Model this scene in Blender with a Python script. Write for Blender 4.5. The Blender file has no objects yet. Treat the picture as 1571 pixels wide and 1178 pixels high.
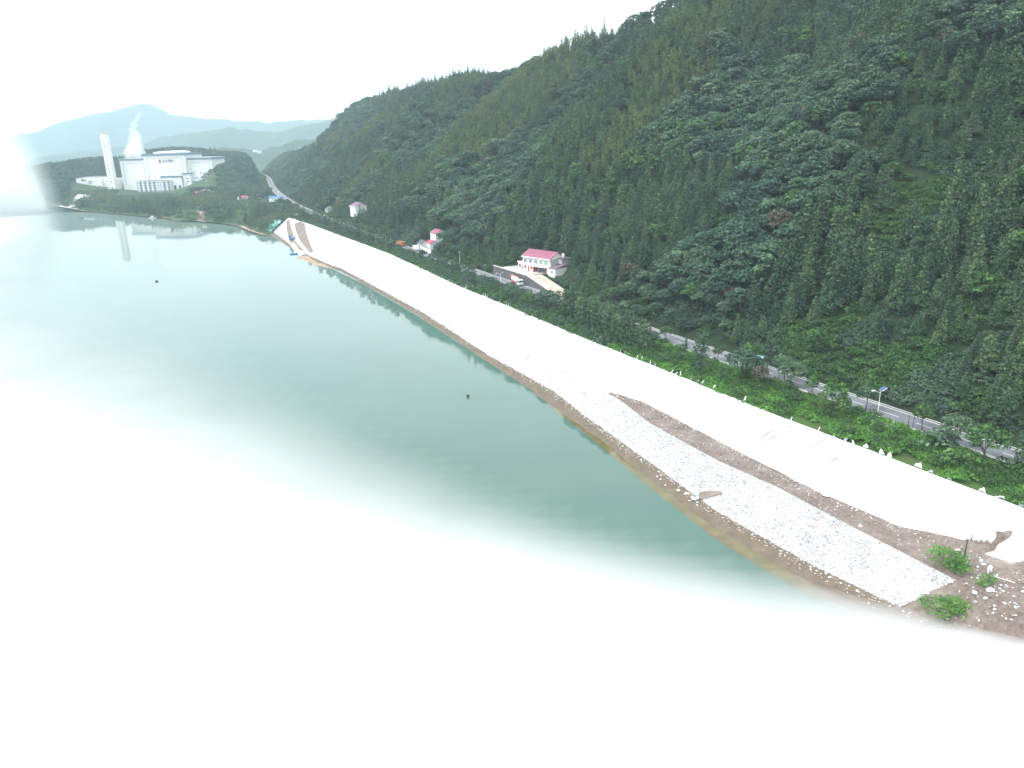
import bpy, bmesh, math, random
import numpy as np
from mathutils import Vector, Matrix, noise as mnoise

random.seed(7); rng = np.random.default_rng(11)
SC = bpy.context.scene
COL = SC.collection
R = math.radians

# ------------------------------------------------------------------ camera
CAM_H = 80.0; FPX = 1150.0; PW, PH = 1571.0, 1178.0
PITCH, ROLL = R(18.0), R(1.6)
cam = bpy.data.cameras.new('camera'); cam_o = bpy.data.objects.new('camera', cam); COL.objects.link(cam_o)
cam.sensor_fit = 'HORIZONTAL'; cam.sensor_width = 36.0; cam.lens = 36.0 * FPX / PW
cam.clip_start = 1.0; cam.clip_end = 60000.0
fwd = Vector((0, math.cos(PITCH), -math.sin(PITCH))); upv = Vector((0, math.sin(PITCH), math.cos(PITCH))); rgt = Vector((1, 0, 0))
cr, sr = math.cos(ROLL), math.sin(ROLL)
X = rgt * cr - upv * sr; Yv = rgt * sr + upv * cr            # the horizon tips up to the right
cam_o.matrix_world = Matrix(((X.x, Yv.x, -fwd.x, 0), (X.y, Yv.y, -fwd.y, 0), (X.z, Yv.z, -fwd.z, CAM_H), (0, 0, 0, 1)))
SC.camera = cam_o

# ------------------------------------------------------------------ world, sun, exposure
W = bpy.data.worlds.new('World'); SC.world = W; W.use_nodes = True
wn = W.node_tree.nodes; wl = W.node_tree.links; wn.clear()
w_out = wn.new('ShaderNodeOutputWorld'); w_bg = wn.new('ShaderNodeBackground')
sky = wn.new('ShaderNodeTexSky'); sky.sky_type = 'NISHITA'; sky.sun_disc = False
SUN_EL, SUN_AZ = 52.0, -118.0            # azimuth: clockwise from +Y
sky.sun_elevation = R(SUN_EL); sky.sun_rotation = R(SUN_AZ); sky.dust_density = 4.0; sky.air_density = 1.0
tc = wn.new('ShaderNodeTexCoord'); nz = wn.new('ShaderNodeTexNoise'); nz.inputs['Scale'].default_value = 2.2; nz.inputs['Detail'].default_value = 5
mp = wn.new('ShaderNodeMapping'); mp.inputs['Scale'].default_value = (1, 1, 3.0)
rmp = wn.new('ShaderNodeValToRGB')
rmp.color_ramp.elements[0].position = 0.3; rmp.color_ramp.elements[0].color = (11.6, 12.6, 13.4, 1)
rmp.color_ramp.elements[1].position = 0.7; rmp.color_ramp.elements[1].color = (14.4, 14.7, 14.9, 1)
mixs = wn.new('ShaderNodeMix'); mixs.data_type = 'RGBA'; mixs.inputs[0].default_value = 0.93
wl.new(tc.outputs['Generated'], mp.inputs['Vector']); wl.new(mp.outputs['Vector'], nz.inputs['Vector'])
wl.new(nz.outputs['Fac'], rmp.inputs['Fac']); wl.new(sky.outputs['Color'], mixs.inputs[6]); wl.new(rmp.outputs['Color'], mixs.inputs[7])
wl.new(mixs.outputs[2], w_bg.inputs['Color']); w_bg.inputs['Strength'].default_value = 0.132
wl.new(w_bg.outputs[0], w_out.inputs['Surface'])
W.cycles.sampling_method = 'MANUAL'; W.cycles.sample_map_resolution = 256

sun = bpy.data.lights.new('sun', 'SUN'); sun.energy = 2.0; sun.angle = R(10); sun.color = (1.0, 0.96, 0.9)
sun_o = bpy.data.objects.new('sun', sun); COL.objects.link(sun_o)
az, el = R(SUN_AZ), R(SUN_EL)
sd = Vector((math.sin(az) * math.cos(el), math.cos(az) * math.cos(el), math.sin(el)))
sun_o.rotation_euler = (-sd).to_track_quat('-Z', 'Y').to_euler(); sun_o.location = (-200, -200, 600)

SC.view_settings.view_transform = 'Standard'; SC.view_settings.look = 'None'
SC.view_settings.exposure = 0.36; SC.view_settings.gamma = 1.0; SC.view_settings.use_curve_mapping = False
SC.render.engine = 'CYCLES'
cy = SC.cycles
cy.use_adaptive_sampling = True; cy.adaptive_threshold = 0.02; cy.use_denoising = True
cy.max_bounces = 8; cy.diffuse_bounces = 3; cy.glossy_bounces = 3; cy.volume_bounces = 9; cy.transparent_max_bounces = 16
HAZE_D = 0.00014; FADE_D = 0.26; FADE_H = 6.0        # air: per-metre density of the haze and of the added white fade, depth of the fade
cy.caustics_reflective = False; cy.caustics_refractive = False

# ------------------------------------------------------------------ calibration: pixel of the photograph -> point on the terrain
def ray(px, py):
    u, v = px - PW / 2, PH / 2 - py
    u2 = u * cr + v * sr; v2 = -u * sr + v * cr
    return np.array([u2, FPX * math.cos(PITCH) + v2 * math.sin(PITCH), -FPX * math.sin(PITCH) + v2 * math.cos(PITCH)])
def P(px, py, z=0.0):
    d = ray(px, py); t = (z - CAM_H) / d[2]
    return np.array([0, 0, CAM_H]) + d * t
def PY(px, py, y):
    d = ray(px, py); return np.array([0, 0, CAM_H]) + d * (y / d[1])
def proj(p):
    x, y, z = p[0], p[1], p[2] - CAM_H
    d = y * math.cos(PITCH) - z * math.sin(PITCH); v2 = y * math.sin(PITCH) + z * math.cos(PITCH)
    d = np.where(np.abs(d) < 1e-3, 1e-3, d)
    u2 = x * FPX / d; v2 = v2 * FPX / d
    return PW / 2 + u2 * cr - v2 * sr, PH / 2 - (u2 * sr + v2 * cr), d

def curve(pts, z):
    a = np.array([P(px, py, z)[:2] for px, py in pts]); return a[np.argsort(a[:, 1])]
def ev(c, y):
    y = np.asarray(y, float)
    r = np.interp(y, c[:, 1], c[:, 0])
    s0 = (c[2, 0] - c[0, 0]) / (c[2, 1] - c[0, 1]); s1 = (c[-1, 0] - c[-3, 0]) / (c[-1, 1] - c[-3, 1])
    r = np.where(y < c[0, 1], c[0, 0] + (y - c[0, 1]) * s0, r)
    return np.where(y > c[-1, 1], c[-1, 0] + (y - c[-1, 1]) * s1, r)
c_shore = curve([(408,357),(440,378),(480,402),(520,414),(600,459),(700,523),(800,592),(900,668),(1000,752),(1100,830),(1220,905),(1390,985)], 0)
c_foot = curve([(412,350),(460,385),(500,403),(540,420),(650,480),(750,545),(850,600),(900,640),(1000,712),(1100,785),(1250,870),(1388,936)], 1.2)
c_bl = curve([(950,612),(1000,650),(1100,705),(1200,750),(1300,803),(1450,880)], 6.5)
c_bu = curve([(965,605),(1060,655),(1160,707),(1260,757),(1380,808),(1470,826)], 6.9)
c_top = curve([(433,331),(470,342),(600,390),(700,437),(800,478),(900,520),(1000,560),(1100,600),(1200,640),(1300,678),(1400,715),(1571,780)], 14.5)
PR = np.array([-4.88768170e-11, 1.72895144e-07, -1.21629958e-04, -4.57881282e-01, 1.73717382e+02])
def x_rr(y):
    y = np.asarray(y, float); yc = np.clip(y, 90, 1950)
    r = np.polyval(PR, yc); s = np.polyval(np.polyder(PR), yc)
    return r + (y - yc) * s
def s_rr(y): return np.polyval(np.polyder(PR), np.clip(y, 90, 1950))
RW = 8.2                                           # road width
def x_rl(y): return x_rr(y) - RW * np.sqrt(1 + s_rr(y) ** 2)
ZR = 15.5; ZT = 14.5; ZF = 1.2; ZBL = 6.5; ZBU = 6.9
Y_TIP = float(c_bl[-1, 1])                         # the berm's far tip
def lines(y):
    y = np.asarray(y, float)
    sh, fo, to = ev(c_shore, y), ev(c_foot, y), ev(c_top, y)
    fo = np.maximum(fo, sh + 1.5)
    bl, bu = ev(c_bl, y), ev(c_bu, y)
    fr = fo + (to - fo) * (ZBL - ZF) / (ZT - ZF); fr2 = fo + (to - fo) * (ZBU - ZF) / (ZT - ZF)
    k = np.clip((y - (Y_TIP - 6)) / 10.0, 0, 1)
    bl = np.where(y > Y_TIP - 6, bl * (1 - k) + fr * k, bl); bu = np.where(y > Y_TIP - 6, bu * (1 - k) + fr2 * k, bu)
    bl = np.clip(bl, fo + 1.5, to - 3); bu = np.clip(bu, bl + .25, to - 2)
    return sh, fo, bl, bu, to, x_rl(y), x_rr(y)

def fbm(x, y, s, oct_=4, seed=0.0):
    """value-noise fbm on numpy arrays, about -1..1"""
    x = np.asarray(x, float) / s + seed * 17.3; y = np.asarray(y, float) / s - seed * 9.1
    out = np.zeros(np.broadcast(x, y).shape); a = 1.0; tot = 0
    for o in range(oct_):
        xi, yi = np.floor(x), np.floor(y); xf, yf = x - xi, y - yi
        u = xf * xf * (3 - 2 * xf); v = yf * yf * (3 - 2 * yf)
        def h(i, j):
            n = np.sin(i * 127.1 + j * 311.7 + o * 74.7) * 43758.5453
            return (n - np.floor(n)) * 2 - 1
        out = out + a * ((h(xi, yi) * (1 - u) + h(xi + 1, yi) * u) * (1 - v) + (h(xi, yi + 1) * (1 - u) + h(xi + 1, yi + 1) * u) * v)
        tot += a; a *= .5; x = x * 2.03 + 5.2; y = y * 2.03 + 1.3
    return out / tot * 1.5
def sstep(a, b, x):
    t = np.clip((np.asarray(x, float) - a) / (b - a), 0, 1); return t * t * (3 - 2 * t)

# hillside: station Y along the road, d = distance from the road's right edge
RIDGE = np.array([(-150,345),(100,345),(300,312),(400,268),(500,226),(600,186),(700,178),(800,182),(900,187),(1100,192),(1400,190),(1470,150),(1540,92),(1700,66),(2000,52)], float)
TAN = 0.70
SPUR = np.array([-60, 120, 235, 400, 560, 740, 930, 1130, 1330, 1560], float)     # spur noses along the road
def spur(Y):
    i = np.clip(np.searchsorted(SPUR, Y) - 1, 0, len(SPUR) - 2)
    t = (Y - SPUR[i]) / (SPUR[i + 1] - SPUR[i])
    return np.cos(2 * np.pi * np.clip(t, 0, 1))
def hill_z(Y, d):
    Y = np.asarray(Y, float); d = np.asarray(d, float)
    dr = np.interp(Y, RIDGE[:, 0], RIDGE[:, 1])
    t = np.clip(d / dr, 0, 2)
    toe = np.clip(d - 3, 0, None)
    z = TAN * np.minimum(toe, dr)
    w = np.sin(np.pi * np.clip(t, 0, 1)) ** .8
    z = z * (1 + .23 * spur(Y - .15 * d) * w)
    z = z + fbm(Y, d, 60, 4, 1) * 6 * w
    back = np.clip(d - dr, 0, None)
    z = z - back * .55 - np.exp(-((d - dr) / 14.) ** 2) * 3
    z = ZR + z
    # terrace and drive of the red roofed house, cut into the toe of the slope
    zt = np.interp(Y, [318, 323, 345, 376], [15.6, 15.6, 20.0, 20.0]); w_ = np.interp(Y, [318, 338, 342, 376], [9.0, 12.0, 25.0, 25.0])
    k = sstep(1.15, 1.5, d) * (1 - sstep(w_, w_ + 9, d)) * sstep(315, 320, Y) * (1 - sstep(374, 384, Y))
    return z * (1 - k) + np.minimum(z * 0 + zt, np.maximum(z, zt)) * k
H_Y0, H_Y1 = 338.0, 372.0
def to_hill(x, y):
    """world -> (Y, d)"""
    x = np.asarray(x, float); Y = np.asarray(y, float).copy()
    for _ in range(6):
        s = s_rr(Y); d = (x - x_rr(Y)) / np.sqrt(1 + s * s) + 0
        # foot of the perpendicular
        dx, dy = x - x_rr(Y), y - Y
        Y = Y + (dx * s + dy) / (1 + s * s)
    s = s_rr(Y); d = (x - x_rr(Y) - s * (y - Y)) / np.sqrt(1 + s * s)
    return Y, d
def from_hill(Y, d):
    s = s_rr(Y); n = np.sqrt(1 + s * s)
    return x_rr(Y) + d / n, Y - d * s / n

# peninsula
PEN = [tuple(P(*q)[:2]) for q in [(410,361),(395,357),(371,347),(352,344),(309,340),(281,339),(252,334),(230,333),(190,329),(156,326),(130,324),(117,321),(104,319),(92,317),(78,314),(58,314),(28,309)]]
PEN += [(-1010, 1500), (-1060, 1750), (-1050, 2300), (-690, 2320)]
PEN += [(float(x_rl(y)) + 3, y) for y in (2100, 1800, 1500, 1200, 1000, 860, 770, 735)]
PEN = np.array(PEN)
def poly_sd(x, y, poly):
    x = np.asarray(x, float); y = np.asarray(y, float)
    best = np.full(x.shape, 1e9); inside = np.zeros(x.shape, bool)
    n = len(poly)
    for i in range(n):
        ax, ay = poly[i]; bx, by = poly[(i + 1) % n]
        ex, ey = bx - ax, by - ay
        t = np.clip(((x - ax) * ex + (y - ay) * ey) / (ex * ex + ey * ey + 1e-9), 0, 1)
        best = np.minimum(best, np.hypot(x - ax - t * ex, y - ay - t * ey))
        c = ((ay > y) != (by > y)) & (x < (bx - ax) * (y - ay) / (by - ay + 1e-12) + ax)
        inside ^= c
    return np.where(inside, best, -best)
BUMPS = []
for px, py, y, sx, sy in [(150,247,1620,130,95),(268,231,1720,150,85),(345,238,1650,110,100),(95,255,1480,80,80),(372,250,1420,48,110),(60,283,1330,45,60)]:
    q = PY(px, py, y); BUMPS.append((q[0], q[1], q[2] - 9 - 2, sx, sy))
def pen_z(x, y):
    sd_ = poly_sd(x, y, PEN)
    z = np.where(sd_ > 0, 0.3 + 9.2 * sstep(0, 42, sd_ + fbm(x, y, 40, 3, 4) * 6), -2.0 + 2.3 * np.clip((sd_ + 25) / 25, 0, 1))
    hb = np.zeros(np.shape(x))
    for bx, by, h, sx, sy in BUMPS:
        hb = np.maximum(hb, h * np.exp(-.5 * (((x - bx) / sx) ** 2 + ((y - by) / sy) ** 2)))
    z = z + hb * sstep(0, 40, sd_) * sstep(2, 30, x_rl(y) - x)
    near = sstep(25, 3, x_rl(y) - np.asarray(x))
    return np.where(sd_ > 0, z * (1 - near) + np.minimum(np.maximum(z, 14), 15.2) * near, z)

def east_z(x, y):
    x = np.asarray(x, float); y = np.asarray(y, float)
    sh, fo, bl, bu, to, rl, rr = lines(y)
    z = np.where(x < sh, np.clip((x - sh) * .12, -2, 0), 0.)
    z = np.where((x >= sh) & (x < fo), 0.02 + (x - sh) / (fo - sh) * (ZF - .02), z)
    z = np.where((x >= fo) & (x < bl), ZF + (x - fo) / (bl - fo) * (ZBL - ZF), z)
    z = np.where((x >= bl) & (x < bu), ZBL + (x - bl) / (bu - bl) * (ZBU - ZBL), z)
    z = np.where((x >= bu) & (x < to), ZBU + (x - bu) / (to - bu) * (ZT - ZBU), z)
    z = np.where((x >= to) & (x < rl), ZT + (x - to) / np.maximum(rl - to, 1) * (ZR - .12 - ZT), z)
    return z
Y_END = 742.0
def ground(x, y):
    x = np.atleast_1d(np.asarray(x, float)); y = np.atleast_1d(np.asarray(y, float))
    rl, rr = x_rl(y), x_rr(y)
    z = np.where(y < Y_END, east_z(x, np.minimum(y, Y_END)), -2.0)
    z = np.where((x < rl) & (y > 690), np.maximum(z, pen_z(x, y)), z)
    z = np.where((x >= rl) & (x < rr), ZR, z)
    Y, d = to_hill(x, y)
    return np.where(x >= rr, hill_z(Y, np.maximum(d, 0)), z)
def gz(x, y): return float(ground(x, y)[0])
def G(px, py, extra=0.0):
    """the terrain point seen through a pixel of the photograph"""
    d = ray(px, py); d = d / np.linalg.norm(d)
    ts = np.concatenate([np.arange(40, 400, 1.0), np.arange(400, 2500, 3.0)])
    p = np.array([0, 0, CAM_H])[None] + ts[:, None] * d[None]
    g = np.maximum(ground(p[:, 0], p[:, 1]), 0) + extra
    i = int(np.argmax(p[:, 2] < g))
    if not (p[:, 2] < g).any(): i = len(ts) - 1
    a, b = p[max(i - 1, 0)], p[i]
    ga, gb = a[2] - g[max(i - 1, 0)], b[2] - g[i]
    k = ga / (ga - gb + 1e-9)
    q = a + (b - a) * min(max(k, 0), 1); q[2] = g[max(i-1,0)] * (1 - k) + g[i] * k - extra
    return q

# ------------------------------------------------------------------ materials
def new_mat(name):
    m = bpy.data.materials.new(name); m.use_nodes = True
    nt = m.node_tree; nt.nodes.clear()
    out = nt.nodes.new('ShaderNodeOutputMaterial'); b = nt.nodes.new('ShaderNodeBsdfPrincipled')
    nt.links.new(b.outputs[0], out.inputs['Surface'])
    return m, nt, b
def ramp(nt, fac, stops):
    r = nt.nodes.new('ShaderNodeValToRGB'); e = r.color_ramp.elements
    while len(e) < len(stops): e.new(.5)
    for i, (p, c) in enumerate(stops): e[i].position = p; e[i].color = (*c, 1)
    nt.links.new(fac, r.inputs['Fac']); return r.outputs['Color']
def tex_noise(nt, scale, detail=5, rough=.6, vec=None, dist=0.0):
    n = nt.nodes.new('ShaderNodeTexNoise'); n.inputs['Scale'].default_value = scale; n.inputs['Detail'].default_value = detail
    n.inputs['Roughness'].default_value = rough; n.inputs['Distortion'].default_value = dist
    if vec is not None: nt.links.new(vec, n.inputs['Vector'])
    return n.outputs['Fac']
def pos(nt, scale=(1, 1, 1), rot=(0, 0, 0)):
    g = nt.nodes.new('ShaderNodeNewGeometry'); m = nt.nodes.new('ShaderNodeMapping')
    m.inputs['Scale'].default_value = scale; m.inputs['Rotation'].default_value = rot
    nt.links.new(g.outputs['Position'], m.inputs['Vector']); return m.outputs['Vector']
def mixc(nt, fac, a, b, mode='MIX'):
    m = nt.nodes.new('ShaderNodeMix'); m.data_type = 'RGBA'; m.blend_type = mode
    for s, v in ((0, fac), (6, a), (7, b)):
        if isinstance(v, (int, float)): m.inputs[s].default_value = v
        elif isinstance(v, tuple): m.inputs[s].default_value = (*v, 1)
        else: nt.links.new(v, m.inputs[s])
    return m.outputs[2]
def bump(nt, b, h, strength=.4, dist=.1):
    n = nt.nodes.new('ShaderNodeBump'); n.inputs['Strength'].default_value = strength; n.inputs['Distance'].default_value = dist
    nt.links.new(h, n.inputs['Height']); nt.links.new(n.outputs['Normal'], b.inputs['Normal'])
def mat_plain(name, c, rough=.6, var=.12, scale=1.5, metal=0.0, bumps=0.0):
    m, nt, b = new_mat(name)
    v = pos(nt)
    f = tex_noise(nt, scale, 4, .6, v)
    lo = tuple(x * (1 - var) for x in c); hi = tuple(min(x * (1 + var), .9) for x in c)
    nt.links.new(ramp(nt, f, [(.3, lo), (.7, hi)]), b.inputs['Base Color'])
    b.inputs['Roughness'].default_value = rough; b.inputs['Metallic'].default_value = metal
    if bumps: bump(nt, b, f, bumps, .05)
    return m
def mat_stops(name, stops, scale, rough=.85, detail=6, vs=(1, 1, 1), bumps=.5, bd=.15, fine=None):
    m, nt, b = new_mat(name)
    v = pos(nt, vs); f = tex_noise(nt, scale, detail, .62, v, .3)
    c = ramp(nt, f, stops)
    if fine:
        f2 = tex_noise(nt, fine, 4, .7, pos(nt)); c = mixc(nt, .35, c, ramp(nt, f2, [(.3, stops[0][1]), (.7, stops[-1][1])]))
    nt.links.new(c, b.inputs['Base Color']); b.inputs['Roughness'].default_value = rough
    b.inputs['Specular IOR Level'].default_value = .2
    if bumps: bump(nt, b, f, bumps, bd)
    return m
def mat_leaf(name, dark, mid, light, patch=.02):
    """colour varies per plant, per leaf clump and with the stand it grows in"""
    m, nt, b = new_mat(name)
    oi = nt.nodes.new('ShaderNodeObjectInfo'); at = nt.nodes.new('ShaderNodeAttribute'); at.attribute_name = 'tone'
    c1 = ramp(nt, oi.outputs['Random'], [(0, dark), (.55, mid), (1, light)])
    c2 = ramp(nt, tex_noise(nt, patch, 3, .5, pos(nt)), [(.35, dark), (.65, light)])
    c = mixc(nt, .35, c1, c2)
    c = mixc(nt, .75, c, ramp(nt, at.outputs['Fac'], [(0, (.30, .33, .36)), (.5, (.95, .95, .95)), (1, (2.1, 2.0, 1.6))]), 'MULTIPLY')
    nt.links.new(c, b.inputs['Base Color']); b.inputs['Roughness'].default_value = .62
    b.inputs['Specular IOR Level'].default_value = .25
    tr = nt.nodes.new('ShaderNodeBsdfTranslucent'); nt.links.new(c, tr.inputs['Color'])
    ms = nt.nodes.new('ShaderNodeMixShader'); ms.inputs[0].default_value = .18
    out = [n for n in nt.nodes if n.type == 'OUTPUT_MATERIAL'][0]
    nt.links.new(b.outputs[0], ms.inputs[1]); nt.links.new(tr.outputs[0], ms.inputs[2]); nt.links.new(ms.outputs[0], out.inputs['Surface'])
    return m

def mat_volume(name, color, density, aniso=0.0):
    m = bpy.data.materials.new(name); m.use_nodes = True; nt = m.node_tree; nt.nodes.clear()
    out = nt.nodes.new('ShaderNodeOutputMaterial'); v = nt.nodes.new('ShaderNodeVolumePrincipled')
    v.inputs['Color'].default_value = (*color, 1); v.inputs['Density'].default_value = density; v.inputs['Anisotropy'].default_value = aniso
    nt.links.new(v.outputs[0], out.inputs['Volume']); return m
M = {}
M['bark'] = mat_plain('bark', (.09, .07, .05), .9, .3, 3)
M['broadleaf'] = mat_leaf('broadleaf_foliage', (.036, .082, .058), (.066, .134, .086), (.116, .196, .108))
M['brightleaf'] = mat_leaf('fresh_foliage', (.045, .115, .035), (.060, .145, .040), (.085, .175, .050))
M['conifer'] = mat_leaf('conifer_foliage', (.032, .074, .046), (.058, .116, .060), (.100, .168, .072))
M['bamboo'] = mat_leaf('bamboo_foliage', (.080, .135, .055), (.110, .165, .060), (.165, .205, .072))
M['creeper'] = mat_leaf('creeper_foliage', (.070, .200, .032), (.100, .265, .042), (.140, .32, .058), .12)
M['brownleaf'] = mat_leaf('dry_foliage', (.075, .065, .05), (.095, .085, .06), (.12, .11, .07))
M['white_paint'] = mat_plain('white_paint', (.80, .80, .79), .6, .03, .4)
M['white_wall'] = mat_plain('white_plaster', (.78, .78, .76), .8, .05, .5)
M['grey_wall'] = mat_plain('grey_render', (.42, .42, .42), .9, .15, .7)
M['concrete'] = mat_plain('pale_concrete', (.55, .53, .50), .9, .12, .6, bumps=.2)
M['pink_roof'] = mat_plain('rose_sheet_metal', (.31, .095, .155), .5, .08, .5)
M['red_roof'] = mat_plain('red_sheet_metal', (.38, .035, .075), .5, .08, .5)
M['purple_roof'] = mat_plain('dull_purple_tiles', (.20, .13, .17), .7, .12, .8)
M['grey_roof'] = mat_plain('dark_grey_tiles', (.10, .11, .12), .8, .15, .8)
M['blue_roof'] = mat_plain('blue_sheet_metal', (.05, .18, .50), .5, .08, .5)
M['blue_band'] = mat_plain('grey_blue_cladding', (.13, .20, .28), .5, .06, .3)
M['window_blue'] = mat_plain('blue_tinted_glass', (.08, .17, .22), .15, .25, .8)
M['window_dark'] = mat_plain('dark_glass', (.05, .08, .11), .15, .3, .3)
M['window_green'] = mat_plain('green_shutter', (.10, .38, .20), .5, .1, 1)
M['red_door'] = mat_plain('red_door_paint', (.40, .06, .05), .5, .1, 1)
M['brown_wood'] = mat_plain('brown_timber', (.16, .08, .05), .7, .2, 1)
M['asphalt'] = None
M['line_white'] = mat_plain('road_paint', (.72, .72, .70), .7, .12, 2)
M['metal_grey'] = mat_plain('galvanised_steel', (.45, .47, .48), .4, .08, 2, .7)
M['dark_metal'] = mat_plain('dark_steel', (.06, .06, .07), .5, .15, 2)
M['rubber'] = mat_plain('tyre_rubber', (.025, .025, .027), .8, .1, 2)
M['orange'] = mat_plain('orange_paint', (.62, .19, .06), .45, .08, 1)
M['yellow'] = mat_plain('yellow_paint', (.70, .40, .06), .45, .08, 1)
M['red_paint'] = mat_plain('red_paint', (.50, .05, .05), .45, .08, 1)
M['blue_paint'] = mat_plain('blue_paint', (.06, .24, .60), .4, .08, 1)
M['solar'] = mat_plain('solar_cell', (.03, .06, .22), .2, .1, 4)
M['green_net'] = mat_plain('green_netting', (.12, .42, .30), .9, .2, .3)
M['blue_tarp'] = mat_plain('pale_blue_tarpaulin', (.30, .58, .66), .7, .15, .3)
M['sandbag'] = mat_plain('white_sacking', (.76, .77, .80), .8, .06, 1.5, bumps=.4)
M['wood_pole'] = mat_plain('weathered_pole', (.22, .20, .17), .9, .2, 2)
M['stone'] = mat_plain('pale_stone', (.55, .55, .555), .85, .24, .9)
M['brownstone'] = mat_plain('brown_stone', (.34, .28, .22), .9, .25, .9)

# ------------------------------------------------------------------ mesh helpers
def link(name, me, parent=None, loc=None):
    o = bpy.data.objects.new(name, me); COL.objects.link(o)
    if parent is not None: o.parent = parent
    if loc is not None: o.location = loc
    return o
def tag(o, label=None, cat=None, group=None, kind=None):
    for k, v in (('label', label), ('category', cat), ('group', group), ('kind', kind)):
        if v: o[k] = v
    return o
def thing(name, label, cat, loc=(0, 0, 0), rotz=0.0, group=None):
    o = bpy.data.objects.new(name, None); COL.objects.link(o); o.location = loc; o.rotation_euler = (0, 0, rotz)
    o.empty_display_size = .5
    return tag(o, label, cat, group)
def copy_tree(root):
    c = root.copy(); COL.objects.link(c)
    for ch in list(root.children):
        d = ch.copy(); COL.objects.link(d); d.parent = c
        for g in list(ch.children):
            e = g.copy(); COL.objects.link(e); e.parent = d
    return c
class MB:
    def __init__(s): s.v = []; s.f = []; s.m = []
    def add(s, vs, fs, m=0):
        k = len(s.v); s.v += [tuple(map(float, v)) for v in vs]; s.f += [tuple(k + i for i in f) for f in fs]; s.m += [m] * len(fs); return s
    def box(s, x0, x1, y0, y1, z0, z1, m=0, bev=0.0):
        vs = [(x0,y0,z0),(x1,y0,z0),(x1,y1,z0),(x0,y1,z0),(x0,y0,z1),(x1,y0,z1),(x1,y1,z1),(x0,y1,z1)]
        return s.add(vs, [(0,3,2,1),(4,5,6,7),(0,1,5,4),(1,2,6,5),(2,3,7,6),(3,0,4,7)], m)
    def tube(s, p0, p1, r0, r1=None, n=8, m=0):
        r1 = r0 if r1 is None else r1
        a, b = Vector(p0), Vector(p1); d = (b - a).normalized()
        u = d.orthogonal().normalized(); w = d.cross(u)
        vs = []
        for q, r in ((a, r0), (b, r1)):
            vs += [q + (u * math.cos(2 * math.pi * i / n) + w * math.sin(2 * math.pi * i / n)) * r for i in range(n)]
        fs = [(i, (i + 1) % n, n + (i + 1) % n, n + i) for i in range(n)] + [tuple(range(n))[::-1], tuple(range(n, 2 * n))]
        return s.add(vs, fs, m)
    def lathe(s, p0, p1, prof, n=12, m=0):
        a, b = Vector(p0), Vector(p1); d = b - a; dn = d.normalized(); u = dn.orthogonal().normalized(); w = dn.cross(u); vs = []
        for t, r in prof:
            vs += [a + dn * t + (u * math.cos(2 * math.pi * i / n) + w * math.sin(2 * math.pi * i / n)) * r for i in range(n)]
        k = len(prof); fs = []
        for j in range(k - 1): fs += [(j*n+i, j*n+(i+1) % n, (j+1)*n+(i+1) % n, (j+1)*n+i) for i in range(n)]
        fs += [tuple(range(n))[::-1], tuple(range((k-1)*n, k*n))]
        return s.add(vs, fs, m)
    def prism(s, outline, y0, y1, m=0):
        """outline in (x, z), extruded along y"""
        n = len(outline)
        vs = [(x, y0, z) for x, z in outline] + [(x, y1, z) for x, z in outline]
        fs = [(i, (i + 1) % n, n + (i + 1) % n, n + i) for i in range(n)] + [tuple(range(n))[::-1], tuple(range(n, 2 * n))]
        return s.add(vs, fs, m)
    def mesh(s, name, mats):
        me = bpy.data.meshes.new(name); me.from_pydata(s.v, [], s.f)
        for m in (mats if isinstance(mats, (list, tuple)) else [mats]): me.materials.append(m)
        me.polygons.foreach_set('material_index', s.m); me.update(); return me
    def build(s, name, mats, parent=None, loc=None): 
        me = s.mesh(name, mats)
        bm = bmesh.new(); bm.from_mesh(me); bmesh.ops.recalc_face_normals(bm, faces=bm.faces); bm.to_mesh(me); bm.free()
        return link(name, me, parent, loc)
def grid_mesh(name, X_, Y_, Z_, mat, smooth=True, attr=None):
    """X_, Y_, Z_ are (n, m) arrays"""
    n, m = X_.shape
    v = np.stack([X_, Y_, Z_], -1).reshape(-1, 3)
    i = np.arange(n - 1)[:, None] * m + np.arange(m - 1)[None]
    f = np.stack([i, i + 1, i + m + 1, i + m], -1).reshape(-1, 4)
    me = np_mesh(name, v, f, mat, smooth)
    # face up
    if len(me.polygons) and me.polygons[len(me.polygons) // 2].normal.z < 0: me.flip_normals()
    if attr:
        for k, a in attr.items():
            at = me.attributes.new(k, 'FLOAT', 'POINT'); at.data.foreach_set('value', np.asarray(a, np.float32).reshape(-1))
    return me
def np_mesh(name, v, f, mats, smooth=False, mi=None):
    me = bpy.data.meshes.new(name); k = f.shape[1]
    me.vertices.add(len(v)); me.vertices.foreach_set('co', np.asarray(v, np.float32).reshape(-1))
    me.loops.add(f.size); me.loops.foreach_set('vertex_index', f.reshape(-1).astype(np.int32))
    me.polygons.add(len(f)); me.polygons.foreach_set('loop_start', np.arange(0, f.size, k, dtype=np.int32))
    try: me.polygons.foreach_set('loop_total', np.full(len(f), k, np.int32))
    except Exception: pass
    for m in (mats if isinstance(mats, (list, tuple)) else [mats]): me.materials.append(m)
    if mi is not None: me.polygons.foreach_set('material_index', np.asarray(mi, np.int32))
    me.update(calc_edges=True); me.validate()
    if smooth: me.polygons.foreach_set('use_smooth', np.ones(len(me.polygons), bool))
    return me
def structure(name, me, label=None):
    o = link(name, me); o['kind'] = 'structure'
    if label: o['label'] = label
    return o

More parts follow.
